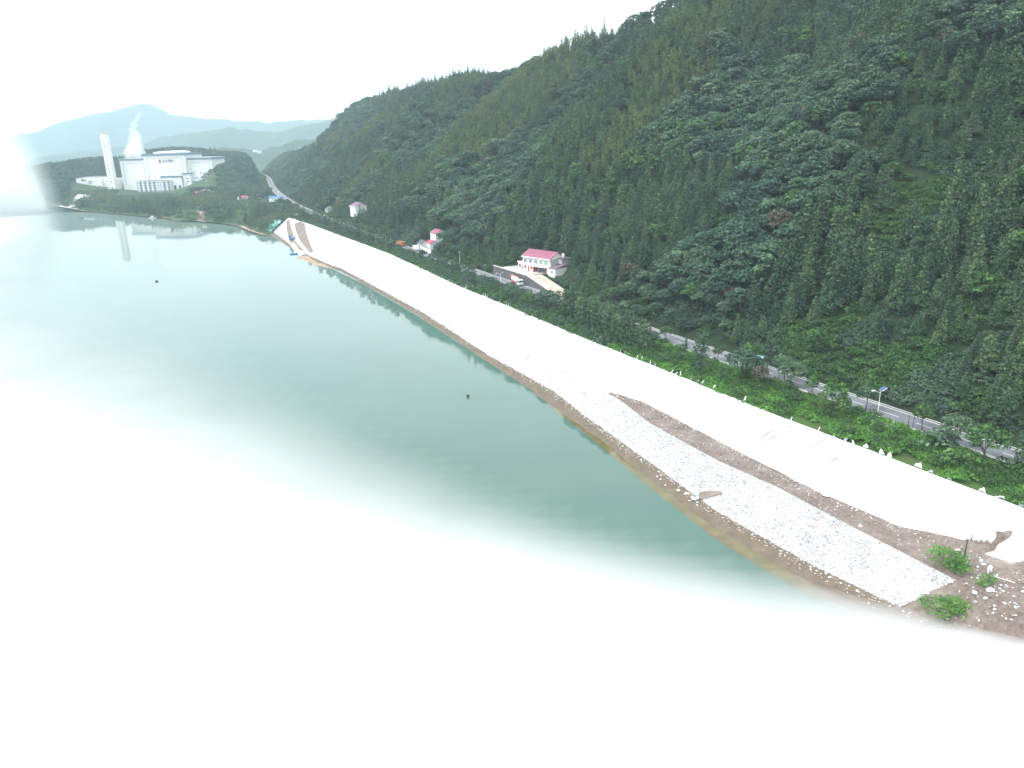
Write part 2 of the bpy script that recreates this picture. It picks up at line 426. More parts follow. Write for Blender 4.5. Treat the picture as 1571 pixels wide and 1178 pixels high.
# ------------------------------------------------------------------ large structure: water, banks, road, hills
m, nt, b = new_mat('lake_water')
b.inputs['Base Color'].default_value = (.060, .165, .125, 1); b.inputs['Roughness'].default_value = .035; b.inputs['IOR'].default_value = 1.34
wv = pos(nt, (.25, .9, 1), (0, 0, .5)); wf = tex_noise(nt, .35, 3, .55, wv)
big = tex_noise(nt, .012, 3, .5, pos(nt)); nt.links.new(ramp(nt, big, [(.35, (.050, .118, .092)), (.65, (.064, .142, .110))]), b.inputs['Base Color'])
bump(nt, b, wf, .05, .05)
M['water'] = m
m, nt, b = new_mat('shallow_water')
nt.links.new(ramp(nt, tex_noise(nt, .25, 4, .6, pos(nt)), [(.35, (.095, .085, .028)), (.65, (.15, .125, .05))]), b.inputs['Base Color'])
b.inputs['Roughness'].default_value = .05; b.inputs['IOR'].default_value = 1.34
bump(nt, b, tex_noise(nt, .6, 2, .5, pos(nt)), .04, .04)
M['pool'] = m
M['mud'] = mat_stops('brown_mud', [(.25, (.095, .074, .054)), (.5, (.145, .114, .084)), (.72, (.215, .172, .13))], .35, .8, 7, (1, 1, 1), .5, .2, 2.5)
M['sand'] = mat_stops('sandbar_silt', [(.25, (.25, .18, .125)), (.55, (.36, .26, .18)), (.75, (.45, .34, .24))], .3, .85, 6, bumps=.3)
M['dirt'] = mat_stops('rutted_dirt', [(.26, (.085, .062, .050)), (.45, (.145, .108, .09)), (.60, (.20, .16, .138)), (.76, (.40, .36, .325))], .16, .95, 8, bumps=.6, bd=.25, fine=1.3)
M['verge'] = mat_stops('verge_soil', [(.3, (.035, .075, .018)), (.55, (.055, .115, .026)), (.8, (.09, .075, .045))], .15, .95, 6, bumps=.5)
M['hill'] = mat_stops('forest_floor', [(.3, (.016, .028, .014)), (.6, (.024, .045, .018)), (.85, (.036, .062, .024))], .06, .95, 7, bumps=.6, bd=.6)
M['meadow'] = mat_stops('rough_grass', [(.3, (.03, .058, .022)), (.55, (.045, .085, .03)), (.8, (.085, .10, .045))], .05, .95, 7, bumps=.4, bd=.4)
M['rangeforest'] = mat_stops('distant_forest', [(.3, (.03, .055, .03)), (.6, (.045, .08, .04)), (.85, (.07, .10, .05))], .012, .95, 9, bumps=.9, bd=6)
M['yard'] = mat_stops('pale_yard', [(.3, (.36, .34, .31)), (.7, (.52, .50, .46))], .12, .9, 5, bumps=.2)
# white sheeted slope: run-off streaks along the fall line
m, nt, b = new_mat('white_geotextile')
STREAK_ROT = (0, 0, R(27))
sv = pos(nt, (.10, .9, .10), STREAK_ROT)
f1 = tex_noise(nt, 1.15, 5, .6, sv); f2 = tex_noise(nt, .03, 2, .5, pos(nt))
msk = nt.nodes.new('ShaderNodeMath'); msk.operation = 'MULTIPLY'
k1 = ramp(nt, f1, [(.53, (0, 0, 0)), (.63, (1, 1, 1))]); k2 = ramp(nt, f2, [(.28, (.35, .35, .35)), (.50, (1, 1, 1))])
kk = mixc(nt, 1.0, k1, k2, 'MULTIPLY')
nt.links.new(mixc(nt, kk, (.78, .785, .80), (.26, .27, .30)), b.inputs['Base Color']); b.inputs['Roughness'].default_value = .75
bump(nt, b, tex_noise(nt, .5, 5, .6, pos(nt, (.5, 1, .5), STREAK_ROT)), .25, .25)
M['geotextile'] = m
m, nt, b = new_mat('stone_pitching')
vo = nt.nodes.new('ShaderNodeTexVoronoi'); vo.inputs['Scale'].default_value = 1.5; vo.feature = 'DISTANCE_TO_EDGE'; nt.links.new(pos(nt), vo.inputs['Vector'])
g1 = ramp(nt, vo.outputs['Distance'], [(.0, (.24, .235, .23)), (.12, (.54, .54, .54))])
g2 = ramp(nt, tex_noise(nt, .09, 5, .6, pos(nt)), [(.38, (.70, .70, .72)), (.62, (1, .99, .97))])
nt.links.new(mixc(nt, 1.0, g1, g2, 'MULTIPLY'), b.inputs['Base Color']); b.inputs['Roughness'].default_value = .9
bump(nt, b, vo.outputs['Distance'], .8, .3)
M['pitching'] = m
m, nt, b = new_mat('asphalt')
a1 = ramp(nt, tex_noise(nt, .25, 6, .65, pos(nt)), [(.3, (.125, .13, .15)), (.7, (.18, .185, .205))])
nt.links.new(a1, b.inputs['Base Color']); b.inputs['Roughness'].default_value = .8; bump(nt, b, tex_noise(nt, 12, 3, .6, pos(nt)), .2, .01)
M['asphalt'] = m

S = 14000.0
gx = np.concatenate([[-S, -6000, -3000], np.linspace(-1500, 1500, 31), [3000, 6000, S]])
GX, GY = np.meshgrid(gx, gx + 800, indexing='ij')
structure('lake', grid_mesh('lake', GX, GY, np.zeros_like(GX), M['water']), 'still green-grey lake reflecting the far shore and the hill')
Rn = lambda a, b_, n: np.linspace(0, 1, n)

def strip(name, ys, lo, hi, zlo, zhi, n, mat, noise_amp=0.0, noise_s=6.0, extra=None, lift=0.0, mid_noise=True):
    """lofted sheet between two curves x=lo(y) and x=hi(y)"""
    t = np.linspace(0, 1, n)[None, :]
    a = np.asarray(lo)[:, None]; c = np.asarray(hi)[:, None]
    X_ = a * (1 - t) + c * t; Y_ = np.repeat(ys[:, None], n, 1)
    zl = np.broadcast_to(np.asarray(zlo, float), ys.shape)[:, None]; zh = np.broadcast_to(np.asarray(zhi, float), ys.shape)[:, None]
    Z_ = zl * (1 - t) + zh * t
    if noise_amp:
        w = np.sin(np.pi * t) if mid_noise else 1.0
        Z_ = Z_ + fbm(X_, Y_, noise_s, 4, 2) * noise_amp * w
    if extra is not None: Z_ = Z_ + extra(X_, Y_, t)
    return grid_mesh(name, X_, Y_, Z_ + lift, mat)
ys_near = np.arange(30.0, 262.0, 1.5); ys_all = np.concatenate([ys_near, np.arange(262, Y_END, 4.0), [Y_END]])
sh, fo, bl, bu, to, rl, rr = lines(ys_all)
def shore_extra(X_, Y_, t):
    sh_, fo_, *_ = lines(Y_); u = (X_ - sh_) / (fo_ - sh_)
    near = sstep(222, 198, Y_)
    bar = .38 * np.exp(-((u - .06) / .10) ** 2) * (.55 + .6 * fbm(X_, Y_, 8, 3, 5)) * near
    pool = -.62 * np.exp(-((u - .34) / .20) ** 2) * sstep(116, 128, Y_) * near * (.75 + .6 * fbm(X_, Y_, 16, 3, 6))
    rut = .09 * np.sin(u * 26 + fbm(X_, Y_, 25, 2, 7) * 4) * np.sin(np.pi * np.clip(u, 0, 1)) * sstep(165, 130, Y_)
    return bar + pool + rut + fbm(X_, Y_, 3, 3, 3) * .10
structure('mud_shore', strip('mud_shore', ys_all, sh - 1.2 + .6 * fbm(ys_all, 0 * ys_all, 9, 4, 8), fo + .4, -.62, ZF + .1, 34, M['mud'], extra=shore_extra),
          'brown mud and silt shore below the embankment')
k = (ys_all < 225)
structure('shallow_pool', strip('shallow_pool', ys_all[k], sh[k] + (fo - sh)[k] * .04, fo[k], .012, .012, 6, M['pool']), 'olive shallow water lying on the mud shore')
YS = ys_all[np.argmax(ys_all >= Y_TIP + 4)]; k = ys_all >= YS
emb_far = strip('embankment', ys_all[k], fo[k], to[k], ZF, ZT, 26, M['geotextile'], .12, 8, mid_noise=False)
k2 = ys_all <= YS
embs = tag(link('embankment', emb_far), 'long bright white sheeted embankment slope between the lake and the green verge', 'embankment')
emb2 = link('upper_slope', strip('upper_slope', ys_all[k2], bu[k2], to[k2], ZBU, ZT, 18, M['geotextile'], .12, 8, mid_noise=False), embs)
Y_REV = 111.0
k3 = (ys_all <= YS) & (ys_all >= Y_REV)
rev = tag(link('stone_revetment', strip('stone_revetment', ys_all[k3], fo[k3], bl[k3], ZF, ZBL, 16, M['pitching'], .15, 4)),
          'rough pale stone-pitched slope between the dirt berm and the mud', 'revetment')
rut = lambda X_, Y_, t: -.22 * np.exp(-((t - .38) / .05) ** 2) - .22 * np.exp(-((t - .62) / .05) ** 2) + .25 * fbm(X_, Y_, 5, 4, 9) + .35 * np.exp(-((t - .97) / .05) ** 2)
structure('dirt_berm', strip('dirt_berm', ys_all[k2], bl[k2] - .15, bu[k2] + .3, ZBL, ZBU, 16, M['dirt'], extra=lambda X_, Y_, t: rut(X_, Y_, t) * sstep(0, .08, t) * sstep(1, .92, t)),
          'brown rutted dirt track on the berm between the two white slopes')
kd = ys_all <= Y_REV + .6
structure('dirt_ground', strip('dirt_ground', ys_all[kd], fo[kd] + .2, bl[kd], ZF, ZBL, 26, M['dirt'], .5, 6), 'churned dirt ground at the near end of the stone slope')
structure('verge_ground', strip('verge_ground', ys_all, to, rl, ZT - .05, ZR - .12, 12, M['verge'], .5, 5), 'soil bank under the creepers beside the road')

ys_r = np.concatenate([np.arange(20, 400, 3.0), np.arange(400, 2000, 10.0)])
def off(y, d):      # x of the line d metres to the right of the road's right edge (negative: over the road)
    return x_rr(y) + d * np.sqrt(1 + s_rr(y) ** 2)
structure('road', strip('road', ys_r, off(ys_r, -RW), off(ys_r, 0), ZR, ZR, 5, M['asphalt']), 'grey two-lane asphalt road along the foot of the hill')
structure('kerb', strip('kerb', ys_r, off(ys_r, 0.0), off(ys_r, .45), ZR + .12, ZR + .12, 2, M['concrete']), 'pale kerb on the hill side of the road')
structure('gutter_kerb', strip('gutter_kerb', ys_r, off(ys_r, -RW - .55), off(ys_r, -RW), ZR + .1, ZR + .1, 2, M['concrete']), 'pale kerb on the lake side of the road')
structure('edge_line', strip('edge_line', ys_r, off(ys_r, -.75), off(ys_r, -.5), ZR + .006, ZR + .006, 2, M['line_white']), 'white edge line on the hill side')
structure('edge_line', strip('edge_line', ys_r, off(ys_r, -RW + .45), off(ys_r, -RW + .72), ZR + .006, ZR + .006, 2, M['line_white']), 'white edge line on the lake side')
mb = MB()
for y in np.arange(30, 1100, 9.0):
    a, c = y, y + 5
    mb.add([(off(a, -RW/2-.1), a, ZR+.006), (off(a, -RW/2+.1), a, ZR+.006), (off(c, -RW/2+.1), c, ZR+.006), (off(c, -RW/2-.1), c, ZR+.006)], [(0, 1, 2, 3)])
o = mb.build('centre_line', M['line_white']); tag(o, 'broken white centre line of the road', kind='structure')

Yg = np.concatenate([np.arange(-200, 800, 7.0), np.arange(800, 2060, 14.0)]); Yg = np.unique(np.concatenate([Yg, np.arange(312, 390, 2.0)])); dg = np.concatenate([[.45, .8, 1.12, 1.5, 2.0], np.arange(3.5, 46, 2.5), np.arange(46, 520, 7.0)])
YY, DD = np.meshgrid(Yg, dg, indexing='ij'); hx, hy = from_hill(YY, DD)
structure('hillside', grid_mesh('hillside', hx, hy, hill_z(YY, DD), M['hill']), 'steep forested hillside rising from the road')
xg, yg = np.arange(-1180, -150, 9.0), np.arange(735, 2350, 9.0)
PX, PYg = np.meshgrid(xg, yg, indexing='ij')
PZ = pen_z(PX, PYg); PZ = np.where(PX > x_rl(PYg) - 1.0, np.minimum(PZ, 15.2), PZ); PZ = np.where(PX > x_rr(PYg) + 4, -6, PZ)
structure('peninsula', grid_mesh('peninsula', PX, PYg, np.where(PZ < -1.9, -6, PZ), M['meadow']), 'low green headland across the lake')
sd_poly = np.array(PEN[:17])
def poly_strip(name, pts, w0, w1, z, mat, label, n=4, amp=.3):
    pts = np.array(pts, float); seg = np.r_[0, np.cumsum(np.hypot(*np.diff(pts, axis=0).T))]
    t = np.arange(0, seg[-1], 4.0); x = np.interp(t, seg, pts[:, 0]); y = np.interp(t, seg, pts[:, 1])
    tx, ty = np.gradient(x), np.gradient(y); L = np.hypot(tx, ty); nx, ny = -ty / L, tx / L
    w0 = w0 * (1 + .4 * fbm(t, t * 0, 18, 3, 11)); u = np.linspace(0, 1, n)[None]
    X_ = x[:, None] + nx[:, None] * (-w0[:, None] * (1 - u) + w1 * u); Y_ = y[:, None] + ny[:, None] * (-w0[:, None] * (1 - u) + w1 * u)
    Z_ = z[0] * (1 - u) + z[1] * u + fbm(X_, Y_, 6, 3, 12) * amp
    return structure(name, grid_mesh(name, X_, Y_, Z_, mat), label)
poly_strip('pale_beach', sd_poly, np.full(1, 5.0), 5.0, (-.5, 1.4), M['sand'], 'narrow pale shore strip round the headland')

def ridge_range(name, y0, pts, depth, mat, label, seed, rough, base=-8.0):
    pts = sorted(pts); w = np.array([PY(px, py, y0) for px, py in pts])
    xs = np.arange(w[0, 0], w[-1, 0], max(10.0, (w[-1, 0] - w[0, 0]) / 260)); top_ = np.interp(xs, w[:, 0], w[:, 2])
    v = np.linspace(-1, 1, 46)
    XX, VV = np.meshgrid(xs, v, indexing='ij')
    T_ = top_[:, None]
    prof = np.maximum(1 - np.abs(VV) ** 1.15, 0)
    YY_ = y0 + VV * depth + fbm(XX, VV * depth, depth * .9, 3, seed) * depth * .15
    rib = fbm(XX, YY_, depth * .38, 5, seed + 1)
    Z_ = base + (T_ - base) * prof * (1 + .33 * rib * (1 - prof ** 3)) + fbm(XX, YY_, rough * 6, 4, seed + 2) * rough * prof
    return structure(name, grid_mesh(name, XX, YY_, Z_, mat), label)
ridge_range('far_mountain', 7200, [(-500,262),(-250,240),(-60,222),(20,212),(60,203),(100,190),(150,177),(180,166),(200,158),(215,157),(230,164),(250,174),(300,181),(350,184),(420,188),(520,182),(640,165),(760,190),(900,230)], 1500, M['rangeforest'],
            'palest and farthest mountain with a blunt peak', 21, 14)
ridge_range('far_hills', 4700, [(-60,262),(60,246),(120,232),(180,228),(222,222),(250,208),(290,205),(330,200),(352,195),(380,199),(420,202),(450,195),(480,190),(515,180),(560,165),(640,150),(740,190)], 900, M['rangeforest'],
            'hazy blue hills behind the plant', 31, 9)
ridge_range('blue_hills', 2900, [(300,250),(330,229),(345,227),(400,232),(425,224),(440,219),(480,212),(510,197),(540,180),(600,165),(700,190)], 420, M['rangeforest'], 'blue-green wooded hills closing the valley', 41, 8)

# ------------------------------------------------------------------ foliage meshes
def quads(c, out_dir, size, up_bias=.35, jitter=.8, aspect=.7):
    """one leafy quad per row of c; returns verts (n*4,3)"""
    n = len(c)
    nrm = out_dir * (1 - up_bias) + np.array([0, 0, 1.]) * up_bias + rng.normal(0, jitter, (n, 3)) * .5
    nrm /= np.linalg.norm(nrm, axis=1)[:, None] + 1e-9
    r = rng.normal(0, 1, (n, 3)); a = np.cross(nrm, r); a /= np.linalg.norm(a, axis=1)[:, None] + 1e-9
    bq = np.cross(nrm, a); s = (size * rng.uniform(.6, 1.3, n))[:, None] if np.ndim(size) == 0 else size[:, None]
    a = a * s; bq = bq * s * aspect; f = nrm * s * .18
    return np.stack([c - a * .9 - f, c - bq * .8, c + a, c + bq * .8], 1).reshape(-1, 3)
def foliage_mesh(name, clumps, per, size, mat, trunk=None, up=.35, flat=.6, droop=0.0, aspect=.7):
    """clumps: rows of x, y, z, radius"""
    V = []; T_ = []
    for cx_, cy_, cz_, r in clumps:
        n = max(6, int(per * r * r)); d = rng.normal(0, 1, (n, 3)); d /= np.linalg.norm(d, axis=1)[:, None]
        d[:, 2] = np.where(d[:, 2] < -.35, -d[:, 2] * .6, d[:, 2])
        rad = r * rng.uniform(.72, 1.06, n)[:, None]
        c = np.array([cx_, cy_, cz_]) + d * rad * np.array([1, 1, flat])
        c[:, 2] -= droop * np.hypot(d[:, 0], d[:, 1]) ** 2 * r
        V.append(quads(c, d, size, up, aspect=aspect)); T_.append(np.clip(.5 + rng.normal(0, .19) + rng.normal(0, .14, n), 0, 1))
    v = np.concatenate(V); tone = np.concatenate(T_); f = np.arange(len(v)).reshape(-1, 4)
    mi = np.zeros(len(f), int); mats = [mat]
    if trunk is not None:
        mats.append(M['bark']); tv = np.array(trunk.v); k = len(v)
        qf = np.array([(q + (q[-1],))[:4] if len(q) == 3 else q for q in trunk.f if len(q) == 4]) + k
        v = np.concatenate([v, tv]); f = np.concatenate([f, qf]); mi = np.r_[mi, np.ones(len(qf), int)]; tone = np.r_[tone, np.full(len(qf), .5)]
    me = np_mesh(name, v, f, mats, mi=mi)
    if len(me.polygons) == len(tone):
        at = me.attributes.new('tone', 'FLOAT', 'FACE'); at.data.foreach_set('value', tone.astype(np.float32))
    return me
def trunk_mb(h, r, clumps=None, nl=6, bend=.25):
    mb = MB(); p = Vector((0, 0, -.8)); k = 5; pts = [p]
    for i in range(1, k + 1):
        pts.append(Vector((random.uniform(-bend, bend), random.uniform(-bend, bend), h * i / k)))
    for i in range(k): mb.tube(pts[i], pts[i + 1], r * (1 - i / k * .75), r * (1 - (i + 1) / k * .75), 6)
    if clumps is not None:
        for j in range(min(nl, len(clumps))):
            c = clumps[int(j * len(clumps) / nl)]; a = pts[2 + j % 3]
            mb.tube(a, (c[0] * .85, c[1] * .85, c[2] - .2), r * .4, r * .12, 5)
    return mb
PLANTS = {}     # kind -> list of (merged mesh, crown mesh, trunk mesh, height, material key)
def register(kind, clumps, per, size, matk, th, tr, h, **kw):
    tm = trunk_mb(th, tr, clumps if kw.pop('limbs', True) else None)
    st = rng.bit_generator.state
    merged = foliage_mesh(kind, clumps, per, size, M[matk], tm, **kw)
    rng.bit_generator.state = st
    crown = foliage_mesh(kind + '_crown', clumps, per, size, M[matk], None, **kw)
    PLANTS.setdefault(kind, []).append((merged, crown, tm.mesh(kind + '_trunk', M['bark']), h))
def dome(n, R_, H_, zc, r0, r1, squash=1.0):
    out = []
    for i in range(n):
        t = (i + .5) / n; ph = i * 2.399963 + random.uniform(-.3, .3); zz = 1 - 1.35 * t
        rr_ = math.sqrt(max(0, 1 - zz * zz)) * random.uniform(.72, 1.05)
        out.append((R_ * rr_ * math.cos(ph), R_ * rr_ * math.sin(ph) * squash, zc + H_ * zz * random.uniform(.8, 1.1), random.uniform(r0, r1)))
    return out
for i in range(6):
    register('broadleaf_tree', dome(24 + 3 * i, 3.4 + .22 * i, 2.2 + .25 * i, 6.2, .95, 1.65, random.uniform(.8, 1)), 26, .42, 'broadleaf', 6.4, .22, 9.5, up=.55, flat=.5)
for i in range(2):
    register('fresh_tree', dome(22, 3.2, 2.8, 6.0, .9, 1.5), 26, .42, 'brightleaf', 6, .2, 9.3, up=.45, flat=.6)
register('dry_tree', dome(20, 3.0, 2.4, 6.0, .8, 1.4), 20, .38, 'brownleaf', 6, .2, 9.0, up=.4, flat=.6)
for i in range(5):
    cl = []; H_ = 11.0 + i
    for lv in range(13):
        t = lv / 12; rad = (2.9 - .15 * i) * (1 - t) ** (.6 + .08 * i) + .12; nb = max(3, int(8 * (1 - t) + 2))
        for j in range(nb):
            a = j / nb * 6.283 + lv * 1.3 + random.uniform(-.25, .25); q = rad * random.uniform(.55, 1.0)
            cl.append((q * math.cos(a), q * math.sin(a), 2.6 + t * (H_ - 2.8) + random.uniform(-.3, .3), .55 + .42 * (1 - t) * random.uniform(.8, 1.3)))
    register('conifer_tree', cl, 22, .36, 'conifer', H_ - .6, .2, H_, up=.3, flat=.75, droop=.35, limbs=False)
for i in range(3):
    cl = []
    for j in range(9):
        a = random.uniform(0, 6.283); lean = random.uniform(.5, 2.6); hh = random.uniform(8.5, 11.5)
        for t in np.linspace(.38, 1, 7):
            q = .4 + lean * t ** 2.2
            cl.append((q * math.cos(a), q * math.sin(a), hh * t - .9 * t ** 4, .85 * (1.15 - t * .6)))
    register('bamboo_clump', cl, 26, .40, 'bamboo', 7.5, .07, 11, up=.25, flat=.8, droop=.5, limbs=False, aspect=.3)
for i in range(2):
    register('shrub', dome(11, 1.25, .9, .9, .45, .75), 46, .22, 'brightleaf', .8, .05, 2.0, up=.4, flat=.7)
for i in range(2):
    register('dark_shrub', dome(11, 1.4, 1.0, 1.0, .5, .8), 40, .24, 'broadleaf', .8, .05, 2.1, up=.4, flat=.7)
for i in range(3):
    cl = []
    for lv in range(8):
        t = lv / 7
        for j in range(5): 
            a = j * 1.257 + lv; q = (1.5 * (1 - .6 * abs(t - .4))) * random.uniform(.4, 1)
            cl.append((q * math.cos(a), q * math.sin(a), 2.5 + t * 7.5, .75))
    register('slender_tree', cl, 24, .36, 'conifer', 9.6, .13, 10.3, up=.3, flat=.8, droop=.2, limbs=False)
for i in range(2):
    register('bush', dome(20, 1.3, .95, .95, .40, .62), 110, .13, 'creeper', .8, .05, 2.0, up=.4, flat=.75)
for i in range(3):
    cl = [(random.uniform(-.9, .9), random.uniform(-.9, .9), random.uniform(.12, .42), random.uniform(.25, .5)) for _ in range(7)]
    PLANTS.setdefault('creeper', []).append((foliage_mesh('creeper_patch', cl, 62, .17, M['creeper'], None, up=.6, flat=.55), None, None, .6))
# stones: lumpy flat-faced boulders
def stone_mesh(name, mat, seed):
    bm = bmesh.new(); bmesh.ops.create_icosphere(bm, subdivisions=1, radius=.5)
    for v in bm.verts:
        n = mnoise.noise(v.co * 2.3 + Vector((seed * 3.1, 0, 0)))
        v.co = Vector((v.co.x * 1.15, v.co.y * .9, v.co.z * .62)) * (1 + .5 * n)
    me = bpy.data.meshes.new(name); bm.to_mesh(me); bm.free(); me.materials.append(mat); return me
STONES = [stone_mesh('pale_stone', M['stone'], i) for i in range(4)] + [stone_mesh('brown_stone', M['brownstone'], i + 9) for i in range(2)]

def scatter(name, pts, rot, scl, idx, meshes, label, kind='stuff'):
    """one object whose geometry nodes instance the given meshes on its own points"""
    pts = np.asarray(pts, np.float32)
    col = bpy.data.collections.new(name + '_sources')
    for i, me in enumerate(meshes):
        so = bpy.data.objects.new('%s_source_%02d' % (name, i), me); col.objects.link(so)
    me = bpy.data.meshes.new(name); me.vertices.add(len(pts)); me.vertices.foreach_set('co', pts.reshape(-1))
    for k, ty, a in (('rot', 'FLOAT_VECTOR', rot), ('scl', 'FLOAT_VECTOR', scl), ('idx', 'INT', idx)):
        at = me.attributes.new(k, ty, 'POINT')
        if ty == 'INT': at.data.foreach_set('value', np.asarray(a, np.int32))
        else: at.data.foreach_set('vector', np.asarray(a, np.float32).reshape(-1))
    o = link(name, me); o['kind'] = kind; o['label'] = label
    ng = bpy.data.node_groups.new(name, 'GeometryNodeTree')
    ng.interface.new_socket('Geometry', in_out='INPUT', socket_type='NodeSocketGeometry'); ng.interface.new_socket('Geometry', in_out='OUTPUT', socket_type='NodeSocketGeometry')
    N = ng.nodes; L = ng.links
    gi, go = N.new('NodeGroupInput'), N.new('NodeGroupOutput')
    ci = N.new('GeometryNodeCollectionInfo'); ci.inputs['Collection'].default_value = col; ci.inputs['Separate Children'].default_value = True; ci.inputs['Reset Children'].default_value = True
    ip = N.new('GeometryNodeInstanceOnPoints'); ip.inputs['Pick Instance'].default_value = True
    def na(n, t):
        q = N.new('GeometryNodeInputNamedAttribute'); q.data_type = t; q.inputs['Name'].default_value = n; return [s for s in q.outputs if s.enabled and s.name == 'Attribute'][0]
    L.new(gi.outputs[0], ip.inputs['Points']); L.new(ci.outputs[0], ip.inputs['Instance'])
    L.new(na('idx', 'INT'), ip.inputs['Instance Index']); L.new(na('rot', 'FLOAT_VECTOR'), ip.inputs['Rotation']); L.new(na('scl', 'FLOAT_VECTOR'), ip.inputs['Scale'])
    L.new(ip.outputs[0], go.inputs[0])
    md = o.modifiers.new('scatter', 'NODES'); md.node_group = ng
    return o

# ------------------------------------------------------------------ the forest
def zone_kind(Y, d, n1, n2, u):
    """which tree grows where on the hill"""
    dr = np.interp(Y, RIDGE[:, 0], RIDGE[:, 1]); t = d / dr
    k = np.full(Y.shape, 0)                                    # 0 broadleaf 1 conifer 2 bamboo 3 fresh 4 dry 5 dark shrub
    con = (n1 > .12) | ((Y < 230) & (d < 95) & (n1 > -.35)) | ((Y > 290) & (Y < 400) & (d < 60)) | ((t > .93) & (Y > 380) & (n1 > -.2))
    k = np.where(con, 1, k)
    sp = spur(Y - .15 * d)
    bam = ((Y > 360) & (Y < 660) & (t > .22) & (sp > -.1) & (n2 > -.15)) | ((Y > 660) & (sp > .2) & (n2 > .05)) | ((Y > 300) & (Y < 420) & (t > .5) & (sp > .3) & (n2 > -.2))
    k = np.where(bam, 2, k)
    k = np.where((u > .93) & (k != 2), 3, k); k = np.where((u > .905) & (u <= .93) & (k == 0), 4, k)
    return k
pts = []
def jgrid(y0, y1, s, dmax):
    a, c = np.meshgrid(np.arange(y0, y1, s), np.arange(5.5, dmax, s * .86), indexing='ij')
    a = a + rng.uniform(-.45, .45, a.shape) * s; c = c + rng.uniform(-.45, .45, a.shape) * s
    return np.stack([a.ravel(), c.ravel()], 1)
hp = np.concatenate([jgrid(-110, 420, 5.4, 390), jgrid(420, 900, 5.8, 300), jgrid(900, 2030, 6.6, 240)])
Yh, dh = hp[:, 0], hp[:, 1]
keep = dh < np.interp(Yh, RIDGE[:, 0], RIDGE[:, 1]) + 28
# clearings: house terrace and drive, the houses by the road, the two bright slopes of climbers
def clear(Y0, Y1, d0, d1): return ~((Yh > Y0) & (Yh < Y1) & (dh > d0) & (dh < d1))
CLEAR = [(317, 341, 0, 16), (337, 378, 0, 27), (459, 492, 0, 17), (496, 512, 0, 9), (640, 672, 0, 22), (735, 760, 0, 17), (1000, 1150, 0, 14)]
for q in CLEAR: keep &= clear(*q)
slip = [(211, 56, 13, 26), (190, 6, 26, 14), (509, 16, 16, 22)]          # Y, d, radii: open patches of climbers and scrub
inslip = np.zeros(len(Yh), bool)
for a, c, ra, rc in slip: inslip |= ((Yh - a) / ra) ** 2 + ((dh - c) / rc) ** 2 < 1 + .5 * fbm(Yh, dh, 20, 3, 14)
keep &= ~(inslip & (rng.random(len(Yh)) > .12))
hp = hp[keep]; Yh, dh = hp[:, 0], hp[:, 1]
n1, n2 = fbm(Yh, dh, 70, 3, 15), fbm(Yh, dh, 55, 3, 16); kd_ = zone_kind(Yh, dh, n1, n2, rng.random(len(Yh)))
wx, wy = from_hill(Yh, dh); wz = hill_z(Yh, dh)
scale = rng.uniform(.75, 1.45, len(Yh)) * np.where(kd_ == 1, .92, 1.0) * (1 + .25 * fbm(Yh, dh, 45, 2, 17))
edge = sstep(2, 22, dh); scale = scale * (.62 + .38 * edge)
# the headland's trees
a, c = np.meshgrid(np.arange(-1150, -170, 6.3), np.arange(740, 2200, 6.3), indexing='ij')
a = a.ravel() + rng.uniform(-2.8, 2.8, a.size); c = c.ravel() + rng.uniform(-2.8, 2.8, c.size)
sdp = poly_sd(a, c, PEN); zp = pen_z(a, c)
PLANT_O = PY(190, 293, 1400.0)             # the plant's front left corner
kp = (sdp > 3) & (c > 760) & (a < x_rl(c) - 5)
yard = (a > -790) & (a < -455) & (c > 1345) & (c < 1560) & (zp < 22)
fnoise = fbm(a, c, 60, 3, 18)
belt = (zp < 14.5) & (fnoise > -.45) & (sdp > 6)
open_r = ((a + 330) / 55) ** 2 + ((c - 1040) / 120) ** 2 < 1
open_s = np.zeros(len(a), bool)
for px, py, rx, ry in [(300,324,26,40),(370,335,18,30),(120,306,34,42),(98,310,26,30),(312,300,22,24),(373,305,18,20)]:
    q = G(px, py); open_s |= ((a - q[0]) / rx) ** 2 + ((c - q[1]) / ry) ** 2 < 1
kp &= ~yard & ~open_r & ~open_s & ((zp > 11.5) | belt)
a, c, zp, fn = a[kp], c[kp], zp[kp], fnoise[kp]
pk = np.where(fbm(a, c, 80, 3, 19) > .2, 1, 0); pk = np.where((rng.random(len(a)) > .9), 3, pk); pk = np.where((zp < 14) & (fbm(a, c, 50, 2, 20) > .1), 2, pk)
ps = rng.uniform(.6, 1.15, len(a)) * np.where(c < 1150, .9, 1.05)
# trees below the plant stay low enough to leave its yard in view
pu_, _, pd_ = proj((a, c, zp))
lim = np.where((c < 1398) & (pu_ > 108) & (pu_ < 334), 80 - np.hypot(a, c) * (np.where(pu_ < 180, 47.0, np.where(pu_ < 290, 60.0, 50.0)) / 1172) - zp, 99)
ps = np.minimum(ps, lim / 10.5); kk_ = ps > .17; a, c, zp, fn, pk, ps = a[kk_], c[kk_], zp[kk_], fn[kk_], pk[kk_], ps[kk_]
wx, wy, wz = np.r_[wx, a], np.r_[wy, c], np.r_[wz, zp]; kd_ = np.r_[kd_, pk]; scale = np.r_[scale, ps]
KINDS = ['broadleaf_tree', 'conifer_tree', 'bamboo_clump', 'fresh_tree', 'dry_tree']
src = []; first = {}
for kname in KINDS:
    first[kname] = len(src); src += [p[0] for p in PLANTS[kname]]
kidx = kd_.astype(int); var = np.array([rng.integers(0, len(PLANTS[KINDS[q]])) for q in kidx]); rz = rng.uniform(0, 6.283, len(wx))
u_, v_, dd = proj((wx, wy, wz + 5))
inframe = (u_ > -15) & (u_ < PW + 15) & (v_ > -40) & (v_ < PH) & (dd > 5)
